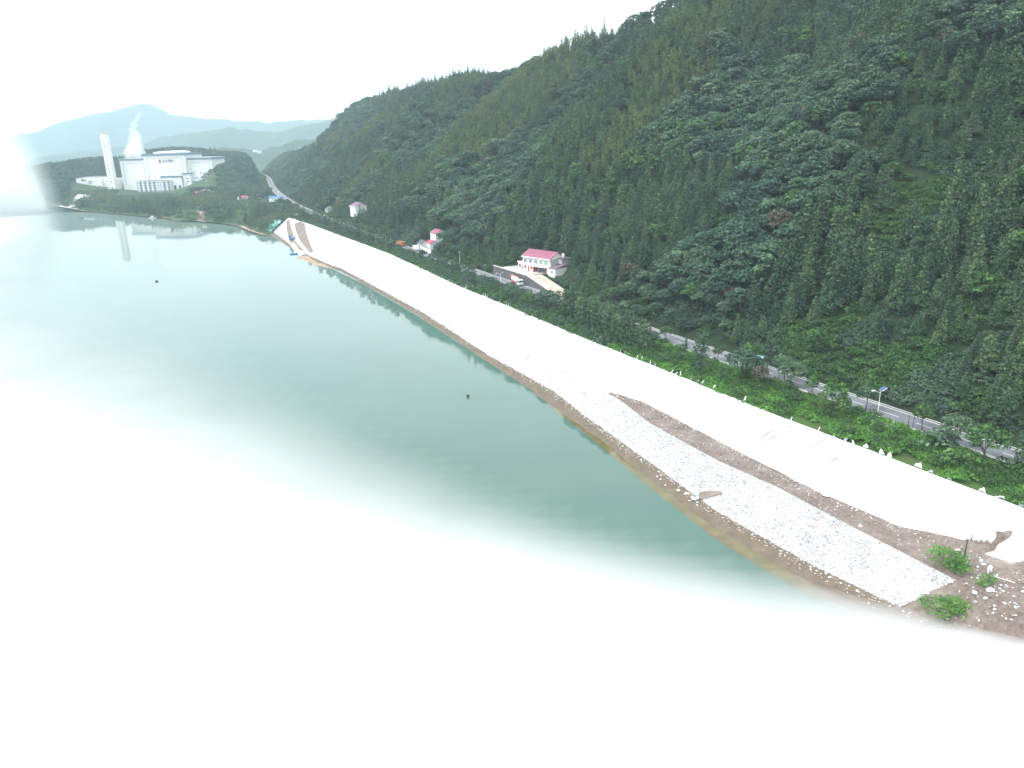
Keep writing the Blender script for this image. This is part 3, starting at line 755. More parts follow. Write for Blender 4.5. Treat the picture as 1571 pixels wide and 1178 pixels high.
hpx = np.where(inframe, FPX / np.maximum(dd, 1) * scale * np.array([PLANTS[q][0][3] for q in KINDS])[kidx], 0)
indiv = np.zeros(len(wx), bool)
LBL = {'broadleaf_tree': ('dark green broadleaf tree with layered crown on the steep hillside above the road', 'broadleaf trees on the hillside'),
       'conifer_tree': ('tapering dark green conifer in the stand on the hillside beside the road', 'conifers on the hillside'),
       'bamboo_clump': ('yellow-green feathery bamboo clump growing high on a spur of the hillside', 'bamboo clumps on the hillside spurs'),
       'fresh_tree': ('fresh light green tree standing out among the darker hillside forest', 'light green trees on the hillside'),
       'dry_tree': ('brownish thin-leaved tree among the dark green hillside forest', 'brownish trees on the hillside')}
LOOK = {'broadleaf_tree': 'dark green broadleaf tree', 'conifer_tree': 'pointed dark conifer', 'bamboo_clump': 'feathery yellow-green bamboo clump', 'fresh_tree': 'light green leafy tree', 'dry_tree': 'brownish thin-leaved tree'}
def tree_label(k, i):
    sz = 'large' if scale[i] > 1.2 else 'small' if scale[i] < .85 else 'medium'
    if wx[i] < x_rl(wy[i]): return '%s %s in the woods on the headland round the plant' % (sz, LOOK[k])
    Y, d = to_hill(wx[i], wy[i]); t = float(d) / float(np.interp(Y, RIDGE[:, 0], RIDGE[:, 1])); Y = float(Y)
    h = 'at the roadside forest edge' if d < 22 else 'low on the wooded hill' if t < .3 else 'halfway up the wooded hill' if t < .65 else 'high on the wooded hill' if t < .93 else 'along the ridge line'
    q = 'at the right of the frame' if Y < 150 else 'above the solar lamp' if Y < 190 else 'above the canopied cart' if Y < 255 else 'right of the red-roofed house' if Y < 335 else 'behind the red-roofed house' if Y < 385 else 'left of the red-roofed house' if Y < 450 else 'above the roadside cottages' if Y < 520 else 'towards the lone far house' if Y < 700 else 'far up the valley'
    return '%s %s %s, %s' % (sz, LOOK[k], h, q)
CAT = {'bamboo_clump': 'bamboo'}
for qi, kname in enumerate(KINDS):
    ii = np.where((kidx == qi) & (hpx > 0))[0]; ii = ii[np.argsort(-hpx[ii])][:{0: 290, 1: 290, 2: 200, 3: 150, 4: 60}[qi]]
    indiv[ii] = True
    for i in ii:
        mrg, crown, trunk, h = PLANTS[kname][var[i]]
        t = thing(kname, tree_label(kname, i), CAT.get(kname, 'tree'), (wx[i], wy[i], wz[i]), rz[i], LBL[kname][1]); t.scale = (scale[i] * rng.uniform(.9, 1.15), scale[i] * rng.uniform(.9, 1.15), scale[i])
        link('culm' if kname == 'bamboo_clump' else 'trunk', trunk, t); link('foliage' if kname == 'bamboo_clump' else 'crown', crown, t)
r_ = ~indiv
scatter('forest', np.stack([wx, wy, wz], 1)[r_], np.stack([0 * rz, 0 * rz, rz], 1)[r_], np.stack([scale * 1.05, scale * 1.05, scale], 1)[r_], (np.array([first[KINDS[q]] for q in kidx]) + var)[r_], src,
        'unbroken mixed forest covering the hillside and the headland')
# undergrowth: slips, road edge and gaps between the trunks
ug = jgrid(-60, 700, 2.6, 60); ug = ug[(ug[:, 1] < 14) | (rng.random(len(ug)) < .35)]
sl = [jgrid(-100, 330, 3.6, 300), jgrid(330, 520, 5.0, 250)]
for a_, c_, ra, rc in slip:
    q = rng.uniform(-1, 1, (int(ra * rc * 1.6), 2)); q = q[(q ** 2).sum(1) < 1]; sl.append(q * [ra * 1.1, rc * 1.1] + [a_, c_])
ug = np.concatenate([ug] + sl + [np.stack([rng.uniform(300, 1500, 5000), rng.uniform(2.5, 13, 5000)], 1)])
Yh, dh = ug[:, 0], ug[:, 1]; keep = dh > 2.2
for q in [(317, 341, 0, 10.5), (337, 378, 0, 24), CLEAR[2]]: keep &= clear(*q)
ug = ug[keep]; ux, uy = from_hill(ug[:, 0], ug[:, 1]); uz = hill_z(ug[:, 0], ug[:, 1])
us = rng.uniform(.6, 1.5, len(ux)); ui = np.where(fbm(ux, uy, 14, 2, 22) > .1, 0, 2) + rng.integers(0, 2, len(ux))
scatter('undergrowth', np.stack([ux, uy, uz], 1), np.stack([0 * us, 0 * us, rng.uniform(0, 6.28, len(us))], 1), np.stack([us, us, us * .8], 1), ui, [p[0] for p in PLANTS['shrub'] + PLANTS['dark_shrub']],
        'scrub and climbers under the forest edge beside the road')
# creepers over the verge
vy = np.concatenate([rng.uniform(40, 300, 16000), rng.uniform(300, 740, 9000)]); sh_, fo_, bl_, bu_, to_, rl_, rr_ = lines(vy)
f_ = rng.random(len(vy)); vx = to_ + .6 + f_ * (rl_ - to_ - 1.6)
bare = (f_ < .22) & (vy < 170) & (fbm(vx, vy, 5, 3, 23) > -.35) | (fbm(vx, vy, 12, 3, 24) > .62)
vx, vy, f_ = vx[~bare], vy[~bare], f_[~bare]; vz = ground(vx, vy) - .05 + np.maximum(fbm(vx, vy, 5, 3, 25), -.15) * .9
vs = rng.uniform(.5, 1.35, len(vx)); vi = rng.integers(0, 3, len(vx)); vi = np.where(rng.random(len(vx)) < .035, 3, vi)
far_shrub = (vy > 240) & (rng.random(len(vx)) < .30); vi = np.where(far_shrub, 3 + rng.integers(0, 4, len(vx)), vi)
scatter('creepers', np.stack([vx, vy, vz], 1), np.stack([rng.normal(0, .15, len(vx)), rng.normal(0, .15, len(vx)), rng.uniform(0, 6.28, len(vx))], 1), np.stack([vs, vs, vs], 1), vi,
        [p[0] for p in PLANTS['creeper'] + PLANTS['shrub'] + PLANTS['dark_shrub']], 'bright green creepers and low bushes covering the verge above the white slope')
# meadow scrub on the open parts of the headland
my = rng.uniform(745, 1350, 9000); mx = rng.uniform(-760, -190, 9000); ms_ = poly_sd(mx, my, PEN); k = (ms_ > 3) & (mx < x_rl(my) - 3)
mx, my = mx[k], my[k]; mz = pen_z(mx, my); k = (mz < 16) & (80 - np.hypot(mx, my) * (58.0 / 1172) - mz > 0); mx, my, mz = mx[k], my[k], mz[k]; q = rng.uniform(.7, 1.8, len(mx))
scatter('scrub', np.stack([mx, my, mz], 1), np.stack([0 * q, 0 * q, q * 9], 1), np.stack([q, q, q * .8], 1), rng.integers(0, 4, len(mx)), [p[0] for p in PLANTS['shrub'] + PLANTS['dark_shrub']], 'low scrub over the open slopes of the headland')

# stones on the pitched slope, rubble along its foot and on the dirt
def stone_field(name, x, y, z, s, pale, label):
    n = len(x); i = np.where(rng.random(n) < pale, rng.integers(0, 4, n), 4 + rng.integers(0, 2, n))
    return scatter(name, np.stack([x, y, z], 1), np.stack([rng.normal(0, .25, n), rng.normal(0, .25, n), rng.uniform(0, 6.28, n)], 1), np.stack([s, s * rng.uniform(.8, 1.2, n), s * rng.uniform(.7, 1.1, n)], 1), i, STONES, label)
n = 15000; y = rng.uniform(Y_REV, Y_TIP, n); sh_, fo_, bl_, bu_, to_, _, _ = lines(y); t = rng.beta(.9, 1.15, n); t = .015 + .955 * t; x = fo_ + t * (bl_ - fo_)
stone_field('pitching_stones', x, y, ZF + t * (ZBL - ZF) + .06 + 0 * x, rng.uniform(.2, .56, n), .98, 'loose pale stones bedded in the pitched slope')
n = 4200; y = Y_TIP + (470 - Y_TIP) * rng.random(n) ** 1.6; sh_, fo_, bl_, bu_, to_, _, _ = lines(y); t = np.abs(rng.normal(0, .17, n)); k = t < .42; y, t = y[k], t[k]; x = fo_[k] + t * (to_ - fo_)[k]
stone_field('slope_foot_stones', x, y, ZF + t * (ZT - ZF) + .05, rng.uniform(.4, 1.1, len(x)), .96, 'stones laid along the foot of the white slope')
n = 3200; y = 98 + (520 - 98) * rng.random(n) ** 1.7; sh_, fo_, *_ = lines(y); t = np.clip(rng.normal(.97, .14, n), .2, 1.12); x = sh_ + t * (fo_ - sh_)
stone_field('shore_rubble', x, y, np.maximum(t * ZF, .02), rng.uniform(.12, .42, n) * rng.choice([.8, 1, 1.4], n), .38, 'brown and pale rubble along the waterline')
n = 1500; y = rng.uniform(70, 112, n); sh_, fo_, bl_, bu_, to_, _, _ = lines(y); t = rng.random(n); x = fo_ + t * (bu_ - fo_); k = (y < Y_REV - 1) | (x > bl_); k &= fbm(x, y, 7, 3, 27) > -.1
x, y = x[k], y[k]; stone_field('dirt_rubble', x, y, ground(x, y) + .04, rng.uniform(.12, .5, len(x)), .6, 'scattered rubble on the churned dirt')
n = 1400; y = rng.uniform(100, Y_TIP, n); sh_, fo_, bl_, bu_, to_, _, _ = lines(y); t = np.where(rng.random(n) < .5, rng.beta(6, 1, n), rng.random(n)); x = bl_ + t * (bu_ - bl_)
stone_field('berm_gravel', x, y, ground(x, y) + .06, rng.uniform(.1, .35, n), .5, 'gravel and clods along the dirt track')


# ------------------------------------------------------------------ the plant on the headland
def place(name, label, cat, a, b_, z, group=None):
    """a thing whose local x runs from a to b_ (plan points); local y runs away from the viewer's side"""
    rz = math.atan2(b_[1] - a[1], b_[0] - a[0]); return thing(name, label, cat, (a[0], a[1], z), rz, group)
def window(parent, x, z, w, h, pane, y=0.0, frame='white_paint', t=.06, name='window'):
    k = (name, round(w, 2), round(h, 2), pane, frame, t)
    if k not in WIN:
        f = MB(); f.box(-w/2, w/2, -t, 0, 0, t*1.5).box(-w/2, w/2, -t, 0, h-t*1.5, h).box(-w/2, -w/2+t*1.5, -t, 0, t*1.5, h-t*1.5).box(w/2-t*1.5, w/2, -t, 0, t*1.5, h-t*1.5)
        if w > 1.2: f.box(-t/2, t/2, -t, 0, t*1.5, h-t*1.5)
        p = MB(); p.box(-w/2+t*1.5, w/2-t*1.5, -t*.5, -.01, t*1.5, h-t*1.5)
        WIN[k] = (f.mesh(name + '_frame', M[frame]), p.mesh('pane', M[pane]))
    f, p = WIN[k]; o = link(name, f, parent, (x, y, z)); link('pane', p, o); return o
WIN = {}
PYD = 1400.0
def px_x(px, py, y=PYD): return PY(px, py, y)[0]
def px_z(px, py, y=PYD): return PY(px, py, y)[2]
hall_x0 = px_x(183, 247); GZ = 9.0
pl = thing('power_plant_hall', 'huge white plant hall with blue-grey eaves, red emblem and stepped roof on the headland', 'plant building', (hall_x0, PYD, GZ))
X0 = lambda px, py: px_x(px, py) - hall_x0
Zr = lambda px, py: px_z(px, py) - GZ
xa, xb, xc, xd = 0.0, X0(222, 242), X0(285, 240), X0(324, 246)
zl_, zc_, zr_ = Zr(202, 246), Zr(254, 238), Zr(302, 244.5)
def part_box(name, x0, x1, y0, y1, z0, z1, mat, parent=None): return MB().box(x0, x1, y0, y1, z0, z1).build(name, M[mat], parent or pl)
part_box('wall', xa, xb, 0, 70, 0, zl_, 'white_paint'); part_box('wall', xb + .02, xc, -6, 74, 0, zc_, 'white_paint'); part_box('wall', xc + .02, xd, 1, 66, 0, zr_, 'white_paint')
part_box('eaves', xa - 1, xb - .1, -1.2, 71, zl_, zl_ + 2.6, 'blue_band'); part_box('eaves', xb - 1.5, xc + 1.5, -7.5, 75, zc_, zc_ + 3.2, 'blue_band'); part_box('eaves', xc + 1.7, xd + 1.2, -.3, 67, zr_, zr_ + 2.6, 'blue_band')
part_box('ledge', xa - .6, xb - .2, -.8, 70.5, zl_ + 2.6, zl_ + 3.4, 'metal_grey'); part_box('ledge', xc + 2, xd + .8, .1, 66.5, zr_ + 2.6, zr_ + 4.0, 'metal_grey')
mb = MB(); ca, cb = X0(237, 236), X0(272, 236); n = 10
ol = [(ca, zc_ + 3.2)] + [(ca + (cb - ca) * i / n, zc_ + 5.6 + 1.6 * math.sin(math.pi * i / n)) for i in range(n + 1)] + [(cb, zc_ + 3.2)]
mb.prism(ol, -5, 60); mb.build('parapet', M['white_paint'], pl)
# recessed wall panels: raised borders on the big blank walls
for (x0, x1, z1, y) in [(xa + 5, xb - 4, zl_ - 5, 0), (xb + 5, xc - 5, zc_ - 5, -6), (xc + 5, xd - 4, zr_ - 5, 1)]:
    fr = MB(); fr.box(x0, x1, y - .5, y, z1, z1 + .8); fr.box(x0, x0 + .8, y - .5, y, 14, z1); fr.box(x1 - .8, x1, y - .5, y, 14, z1); fr.build('wall_trim', M['concrete'], pl)
part_box('canopy_band', X0(251, 271), X0(283, 271), -14, -6.1, Zr(265, 272), Zr(265, 272) + 3, 'blue_band')
part_box('entrance_block', X0(251, 275), X0(283, 275), -13.5, -6.1, 0, Zr(265, 272) - .05, 'white_paint')
sx0, sx1, sz = X0(283, 268), X0(295, 268), Zr(289, 267)
part_box('stair_block', sx0 + .1, sx1, -9, .9, 0, sz, 'white_paint'); part_box('stair_roof', sx0 - .5, sx1 + .8, -10, .95, sz, sz + 2.4, 'blue_band')
part_box('canopy', X0(296, 279), X0(327, 278), -8, .9, Zr(312, 279.5), Zr(312, 279.5) + 2.2, 'blue_band')
part_box('low_block', X0(297, 283), X0(325, 282), -6, .9, 0, Zr(312, 279.5) - .05, 'white_paint')
for px in (298, 308, 318): window(pl, X0(px, 265), Zr(px, 266), 3.6, 2.4, 'window_dark', 1, t=.2)
for px in (299, 302.5, 309, 319): window(pl, X0(px, 272), Zr(px, 273.5), 3.2, 2.2, 'window_dark', 1, t=.2)
for py in (274, 279): window(pl, (sx0 + sx1) / 2 + 1, Zr(289, py), 4.0, 2.3, 'window_dark', -9, t=.2)
for px in (274, 281.5): part_box('doorway', X0(px, 288) - 1.9, X0(px, 288) + 1.9, -13.75, -13.52, .2, 10.5, 'window_dark')
# emblem and the four characters on the high wall
ex, ez = X0(247.5, 247), Zr(247.5, 249.3)
em = MB(); em.prism([(ex - 2.0, ez), (ex + 2.1, ez - .4), (ex + 2.2, ez + 1.6), (ex + 1.2, ez + 2.6), (ex + 1.9, ez + 4.0), (ex - .2, ez + 5.6), (ex - 2.1, ez + 4.6)], -6.5, -6.02); em.build('emblem', M['red_paint'], pl)
def text_mesh(body, size, mat, depth=.15):
    cu = bpy.data.curves.new('text', 'FONT'); cu.body = body; cu.size = size; cu.extrude = depth; cu.align_x = 'LEFT'
    to = bpy.data.objects.new('text', cu); COL.objects.link(to); bpy.context.view_layer.update()
    me = bpy.data.meshes.new_from_object(to.evaluated_get(bpy.context.evaluated_depsgraph_get())); bpy.data.objects.remove(to); bpy.data.curves.remove(cu)
    me.materials.clear(); me.materials.append(mat); return me
lt = link('lettering', text_mesh('光大国际', 5.2, M['blue_band'], .2), pl, (X0(250.5, 247), -6.25, ez + .6)); lt.rotation_euler = (R(90), 0, 0)
# office block
ox0, ox1, oz = px_x(218, 277), px_x(269, 276), px_z(243, 276.5) - 6.0
of = thing('office_block', 'white five-storey office block with rows of small windows in front of the plant hall', 'office block', (ox0, PYD - 24, 6.0)); OW = ox1 - ox0
MB().box(0, OW, 0, 16, 0, oz).build('wall', M['white_paint'], of); MB().box(-.6, OW + .6, -.6, 16.6, oz, oz + .9).build('roof', M['metal_grey'], of)
fl = (oz - 1.5) / 5
cols = [.03, .10, .155, .235, .29, .37, .425, .505, .56, .64, .715, .80, .855, .93, .975]
for r in range(5):
    for j, cfr in enumerate(cols): window(of, OW * cfr, 1.2 + r * fl, 2.3, fl * .48, 'window_dark', 0, 'blue_band', .18)
for cfr in (.127, .2625, .3975, .5325, .827, .953): MB().box(OW * cfr - .75, OW * cfr + .75, -.5, -.003, .1, oz - .5).build('pilaster', M['blue_band'], of)
# low service building and chimney
lx0, lx1 = px_x(117.5, 276), px_x(156, 276); lz = px_z(135, 273) - GZ
lo = thing('service_building', 'long low white service building left of the tall chimney', 'industrial building', (lx0, PYD - 2, GZ)); LW = lx1 - lx0
MB().box(0, LW, 0, 30, 0, lz).build('wall', M['white_paint'], lo); MB().box(LW * .12, LW * .92, 2, 26, lz, lz + 2).build('roof', M['metal_grey'], lo)
MB().box(LW * .3, LW + 30, -5, -.02, 0, lz * .32).build('annex', M['white_wall'], lo)
for cfr in (.10, .25, .30, .72, .90): window(lo, LW * cfr, lz * .42, 4.2, 2.6, 'window_dark', 0, t=.2)
for cfr in (.45, .50, .55, .60):
    for zz in (.55, .32): window(lo, LW * cfr, lz * zz + .5, 1.1, 3.4, 'window_dark', 0, t=.15)
MB().box(LW + .05, LW + 32, 4, 28, 0, lz * .92).build('link_block', M['white_wall'], lo)
chx = (px_x(160.8, 205, PYD - 8) + px_x(173.3, 288, PYD - 8)) / 2; chz = px_z(161, 205, PYD - 8) - GZ
ch = thing('chimney', 'tall square white plant chimney with a column of dark slots', 'chimney', (chx, PYD - 8, GZ))
mb = MB(); a_, b_ = 5.7, 4.9
mb.add([(-a_,-a_,0),(a_,-a_,0),(a_,a_,0),(-a_,a_,0),(-b_,-b_,chz),(b_,-b_,chz),(b_,b_,chz),(-b_,b_,chz)], [(0,3,2,1),(4,5,6,7),(0,1,5,4),(1,2,6,5),(2,3,7,6),(3,0,4,7)]); mb.build('shaft', M['white_paint'], ch)
MB().box(-b_ - .3, b_ + .3, -b_ - .3, b_ + .3, chz - 1.4, chz + .2).build('cap', M['concrete'], ch)
for i in range(13):
    z_ = chz * (.18 + .058 * i); y_ = -(a_ + (b_ - a_) * z_ / chz); MB().box(-.7, .7, y_ - .12, y_ + .3, z_, z_ + 2.6).build('slot', M['blue_band'], ch)
for dx in (-2.2, 2.2): MB().tube((dx, 0, chz), (dx, 0, chz + 3.5), 1.5, 1.4, 10).build('flue', M['metal_grey'], ch)
# visitor pavilion at the right end
vx = px_x(332, 268, 1440)
pv = thing('pavilion', 'small white stepped pavilion with a pointed roof right of the plant hall', 'pavilion', (vx, 1440, 14))
vz = px_z(332, 262, 1440) - 14
MB().box(-7, 7, 0, 14, 0, vz - 8).build('wall', M['white_wall'], pv); MB().box(-9, 10, -2, 16, vz - 8, vz - 6.6).build('eaves', M['white_paint'], pv); MB().box(-4, 4, 3, 11, vz - 6.6, vz - 3).build('lantern', M['white_wall'], pv)
mb = MB(); mb.add([(-5.5,1,vz-3),(5.5,1,vz-3),(5.5,13,vz-3),(-5.5,13,vz-3),(0,7,vz+3)], [(3,2,1,0),(0,1,4),(1,2,4),(2,3,4),(3,0,4)]); mb.build('roof', M['white_paint'], pv)
# steam
def plume():
    bm = bmesh.new(); bs = []
    base = PY(206, 246, 1430); 
    for px, py, r in [(196,238,7),(201,234,10),(208,232,11),(213,236,9),(203,226,9),(209,222,10),(208,214,8),(206,207,6.5),(203,199,5.5),(206,191,5),(210,183,4.5),(214,175,3.5)]:
        p = PY(px, py, 1425); bs.append((Vector(p), r))
    me = bpy.data.meshes.new('steam_plume')
    mball = bpy.data.metaballs.new('plume_ball'); mball.resolution = 2.2; mball.threshold = .35
    for p, r in bs:
        e = mball.elements.new(); e.co = p; e.radius = r * 1.75
    mo = bpy.data.objects.new('plume_ball', mball); COL.objects.link(mo); bpy.context.view_layer.update()
    me = bpy.data.meshes.new_from_object(mo.evaluated_get(bpy.context.evaluated_depsgraph_get())); bpy.data.objects.remove(mo); bpy.data.metaballs.remove(mball)
    for v in me.vertices:
        n = mnoise.noise_vector(v.co * .11) * 4.0 + mnoise.noise_vector(v.co * .3) * 1.6; v.co += n
    me.materials.clear(); me.materials.append(mat_volume('steam', (1, 1, 1), .042)); return me
o = link('steam_plume', plume()); o['kind'] = 'stuff'; o['label'] = 'white steam drifting up from behind the plant hall roof'

# ------------------------------------------------------------------ houses
def gable(mb, x0, x1, y0, y1, z0, zr, ov=.5, th=.18):
    """roof with its ridge along x, as a closed slab"""
    ym = (y0 + y1) / 2; s = (zr - z0) / (ym - y0); e0, e1 = z0 - s * ov, z0 - s * ov
    ol = [(y0 - ov, e0), (ym, zr), (y1 + ov, e1), (y1 + ov, e1 + th), (ym, zr + th), (y0 - ov, e0 + th)]
    n = len(ol); vs = [(x0 - ov, y, z) for y, z in ol] + [(x1 + ov, y, z) for y, z in ol]
    return mb.add(vs, [(0,1,7,6),(1,2,8,7),(2,3,9,8),(3,4,10,9),(4,5,11,10),(5,0,6,11),(0,5,4,1),(1,4,3,2),(6,7,10,11),(7,8,9,10)])
def body(mb, x0, x1, y0, y1, z0, z1, zr=None):
    if zr is None: return mb.box(x0, x1, y0, y1, z0, z1)
    ym = (y0 + y1) / 2; vs = [(x, y, z) for x in (x0, x1) for y, z in ((y0, z0), (y1, z0), (y1, z1), (ym, zr), (y0, z1))]
    return mb.add(vs, [(0,4,3,2,1),(5,6,7,8,9),(0,1,6,5),(1,2,7,6),(2,3,8,7),(3,4,9,8),(4,0,5,9)])
A_, B_ = np.array([6.9, 363.0]), np.array([19.3, 348.2])
hs = place('house', 'two-storey white house with a long rose-red sheet roof above the stone retaining wall', 'house', A_, B_, 19.95)
HL = 19.3
body(MB(), 0, HL, 0, 9.5, 0, 6.9, 9.3).build('wall', M['white_wall'], hs)
gable(MB(), 0, HL, 0, 9.5, 7.35, 9.75, .45).build('roof', M['pink_roof'], hs)
rb = MB()
for i in range(1, 28): 
    x = HL * i / 28; rb.add([(x-.05, -.46, 7.18+.05), (x+.05, -.46, 7.18+.05), (x+.05, 4.72, 9.99), (x-.05, 4.72, 9.99), (x, -.46, 7.33), (x, 4.72, 10.05)], [(0,4,5,3),(4,1,2,5),(0,1,4),(3,5,2)])
rb.build('roof_rib', M['pink_roof'], hs)['kind'] = 'stuff'
MB().box(-.35, HL + .35, -.62, -.02, 6.45, 7.05).build('parapet', M['white_paint'], hs); MB().box(-.3, HL + .3, -.5, -.021, 6.2, 6.44).build('cornice', M['brown_wood'], hs)
for i, fr in enumerate((.10, .29, .48, .665, .85)): window(hs, HL * fr, 4.05, 2.3, 1.75, 'window_blue' if i < 3 else 'window_green', 0, t=.1)
for fr, mt in ((.09, 'brown_wood'), (.315, 'red_door')): window(hs, HL * fr, 1.1, 1.3, 1.5, mt, 0, 'brown_wood', .1)
for fr in (.21,): 
    d_ = MB().box(-.55, .55, -.08, -.005, 0, 2.5).build('door', M['red_door'], hs, (HL * fr, 0, .1)); MB().tube((.4, -.1, 1.2), (.4, -.2, 1.2), .05, .05, 6).build('handle', M['metal_grey'], d_)
MB().box(HL * .40, HL * .87, -.06, -.004, .25, 2.9).build('porch_shade_panel', M['window_dark'], hs)  # flat dark panel: the open porch's inner shade put in as colour
for fr in (.405, .43, .61, .85): MB().box(-.22, .22, -.45, -.07, .05, 2.95).build('porch_column', M['red_door'], hs, (HL * fr, 0, 0))
MB().box(HL * .38, HL * .89, -1.5, -.03, 2.95, 3.2).build('porch_roof', M['white_paint'], hs)
for fr in (.49, .76):
    ac = MB().box(-.4, .4, -.42, -.03, 0, .6).build('air_conditioner', M['white_paint'], hs, (HL * fr, 0, 3.35)); MB().lathe((0, -.45, .3), (0, -.42, .3), [(0, .24), (.03, .26)], 10).build('fan_grille', M['dark_metal'], ac)
MB().box(-4.2, -.02, .6, 7.5, 0, 3.6).build('left_annex', M['white_wall'], hs); MB().box(-4.5, -.03, .2, 7.8, 3.6, 4.0).build('annex_parapet', M['white_paint'], hs)
mb = MB(); mb.add([(-3.9,.8,4.0),(-.1,.8,4.0),(-.1,7.2,5.0),(-3.9,7.2,5.0)], [(0,1,2,3)]); mb.build('annex_roof', M['pink_roof'], hs)
window(hs, -2.9, 1.2, 1.2, 1.5, 'brown_wood', .6, 'brown_wood', .1); MB().box(-1.3, -.6, .5, .595, .1, 2.6).build('door', M['red_door'], hs)
body(MB(), HL + .02, HL + 4.6, -1.2, 6.5, -1.2, 3.2).build('right_annex', M['white_wall'], hs)
mb = MB(); mb.add([(HL+.03,-1.6,3.2),(HL+5,-1.6,3.2),(HL+5,6.8,4.6),(HL+.03,6.8,4.6),(HL+.03,-1.6,3.38),(HL+5,-1.6,3.38),(HL+5,6.8,4.78),(HL+.03,6.8,4.78)], [(0,3,2,1),(4,5,6,7),(0,1,5,4),(1,2,6,5),(2,3,7,6),(3,0,4,7)]); mb.build('lean_to_roof', M['purple_roof'], hs)
window(hs, HL + 2.4, .9, 1.6, 1.5, 'window_blue', -1.2, t=.1)
MB().box(HL * .99, HL * 1.0 + .06, .2, 9.3, .05, 6.85).build('gable_render', M['grey_wall'], hs)
tk = MB().box(-.6, .6, -.6, .6, 0, .8).build('roof_stand', M['concrete'], hs, (HL + 1.2, 7.2, 6.9)); MB().lathe((0, 0, .8), (0, 0, 2.2), [(0, .7), (1.1, .72), (1.4, .25)], 10).build('water_tank', M['white_paint'], tk)
MB().box(HL + .02, HL + 3.2, 4.5, 9.5, 4.6, 7.0).build('rear_block', M['grey_wall'], hs); MB().box(HL - .2, HL + 3.8, 4.1, 10, 7.0, 7.18).build('rear_roof', M['grey_roof'], hs)
# retaining wall with visible courses, terrace paving and drive
yw = np.arange(325.5, 379, 1.0)
wl_ = thing('retaining_wall', 'dark grey stone retaining wall below the white house', 'retaining wall', (0, 0, 0))
mb = MB()
for a, c in zip(yw[:-1], yw[1:]):
    za, zc2 = [float(np.interp(q, [318, 323, 345, 376], [15.6, 15.6, 20.0, 20.0])) + .12 for q in (a, c)]
    q = [from_hill(a, .75), from_hill(c, .75), from_hill(c, 1.48), from_hill(a, 1.48)]
    mb.add([(q[0][0], q[0][1], 15.3), (q[1][0], q[1][1], 15.3), (q[2][0], q[2][1], 15.3), (q[3][0], q[3][1], 15.3), (q[0][0]+.12, q[0][1]+.08, za), (q[1][0]+.12, q[1][1]+.08, zc2), (q[2][0], q[2][1], zc2), (q[3][0], q[3][1], za)], [(0,1,5,4),(4,5,6,7),(2,3,7,6)])
M['wall_stone'] = mat_stops('retaining_wall_stone', [(.3, (.085, .088, .095)), (.6, (.125, .128, .135)), (.8, (.17, .17, .175))], .9, .95, 6, bumps=.8, bd=.1, fine=3)
mb.build('stonework', M['wall_stone'], wl_)
mb = MB()
for a, c in zip(yw[:-1], yw[1:]):
    za, zc2 = [float(np.interp(q, [318, 323, 345, 376], [15.6, 15.6, 20.0, 20.0])) + .12 for q in (a, c)]
    q = [from_hill(a, .7), from_hill(c, .7), from_hill(c, 1.55), from_hill(a, 1.55)]
    mb.add([(*q[0], za), (*q[1], zc2), (*q[2], zc2), (*q[3], za), (*q[0], za + .2), (*q[1], zc2 + .2), (*q[2], zc2 + .2), (*q[3], za + .2)], [(4,5,6,7),(0,1,5,4),(2,3,7,6)])
mb.build('coping', M['concrete'], wl_)
def hill_patch(name, Ya, Yb, d0, d1, mat, label, lift=.06, step=1.0):
    a, c = np.meshgrid(np.arange(Ya, Yb, step), np.linspace(d0, d1, 10), indexing='ij'); x, y = from_hill(a, c)
    return structure(name, grid_mesh(name, x, y, hill_z(a, c) + lift + .02 * fbm(x, y, 2, 2, 41), mat), label)
M['drive'] = mat_stops('worn_concrete_drive', [(.25, (.30, .22, .16)), (.5, (.48, .42, .36)), (.75, (.62, .60, .56))], .22, .9, 6, bumps=.2)
hill_patch('driveway', 318.5, 346.5, .9, 8.6, M['drive'], 'worn concrete drive sloping from the white house to the road')
hill_patch('terrace', 346.5, 373, 1.5, 11, M['yard'], 'pale concrete yard in front of the white house')

def small_house(label, name, cat, a, z, rz, w, d, h, rise, wall, roof, wins=(), storeys=1, group=None, hip=False):
    t = thing(name, label, cat, (a[0], a[1], z), rz, group)
    body(MB(), -w/2, w/2, -d/2, d/2, -1.5, h, None if hip or rise == 0 else h + rise).build('wall', M[wall], t)
    if hip:
        mb = MB(); o = .6; k = min(w, d) * .32
        mb.add([(-w/2-o,-d/2-o,h),(w/2+o,-d/2-o,h),(w/2+o,d/2+o,h),(-w/2-o,d/2+o,h),(-w/2+k,0,h+rise),(w/2-k,0,h+rise)], [(3,2,1,0),(0,1,5,4),(1,2,5),(2,3,4,5),(3,0,4)]); mb.build('roof', M[roof], t)
        MB().box(-w/2-.7, w/2+.7, -d/2-.7, d/2+.7, h-.35, h-.02).build('eaves', M['white_paint'], t)
    elif rise == 0: MB().box(-w/2-.3, w/2+.3, -d/2-.3, d/2+.3, h, h+.25).build('roof', M[roof], t)
    else: gable(MB(), -w/2, w/2, -d/2, d/2, h + .06, h + rise + .06, .4).build('roof', M[roof], t)
    for s in range(storeys):
        for fr in wins: window(t, (fr - .5) * w, s * 3.1 + .95, 1.3, 1.4, 'window_dark', -d/2, t=.1)
    dr = MB().box(-.5, .5, -.08, -.01, 0, 2.1).build('door', M['brown_wood'], t, ((.5 if len(wins) % 2 == 0 else .68) * w - w/2, -d/2, 0)); MB().tube((.35, -.08, 1), (.35, -.16, 1), .05, .05, 6).build('handle', M['metal_grey'], dr)
    return t
def at_hill(Y, d):
    x, y = from_hill(Y, d); return (float(x), float(y)), float(hill_z(Y, d)), math.atan2(-1, -float(s_rr(Y)))   # front faces the road
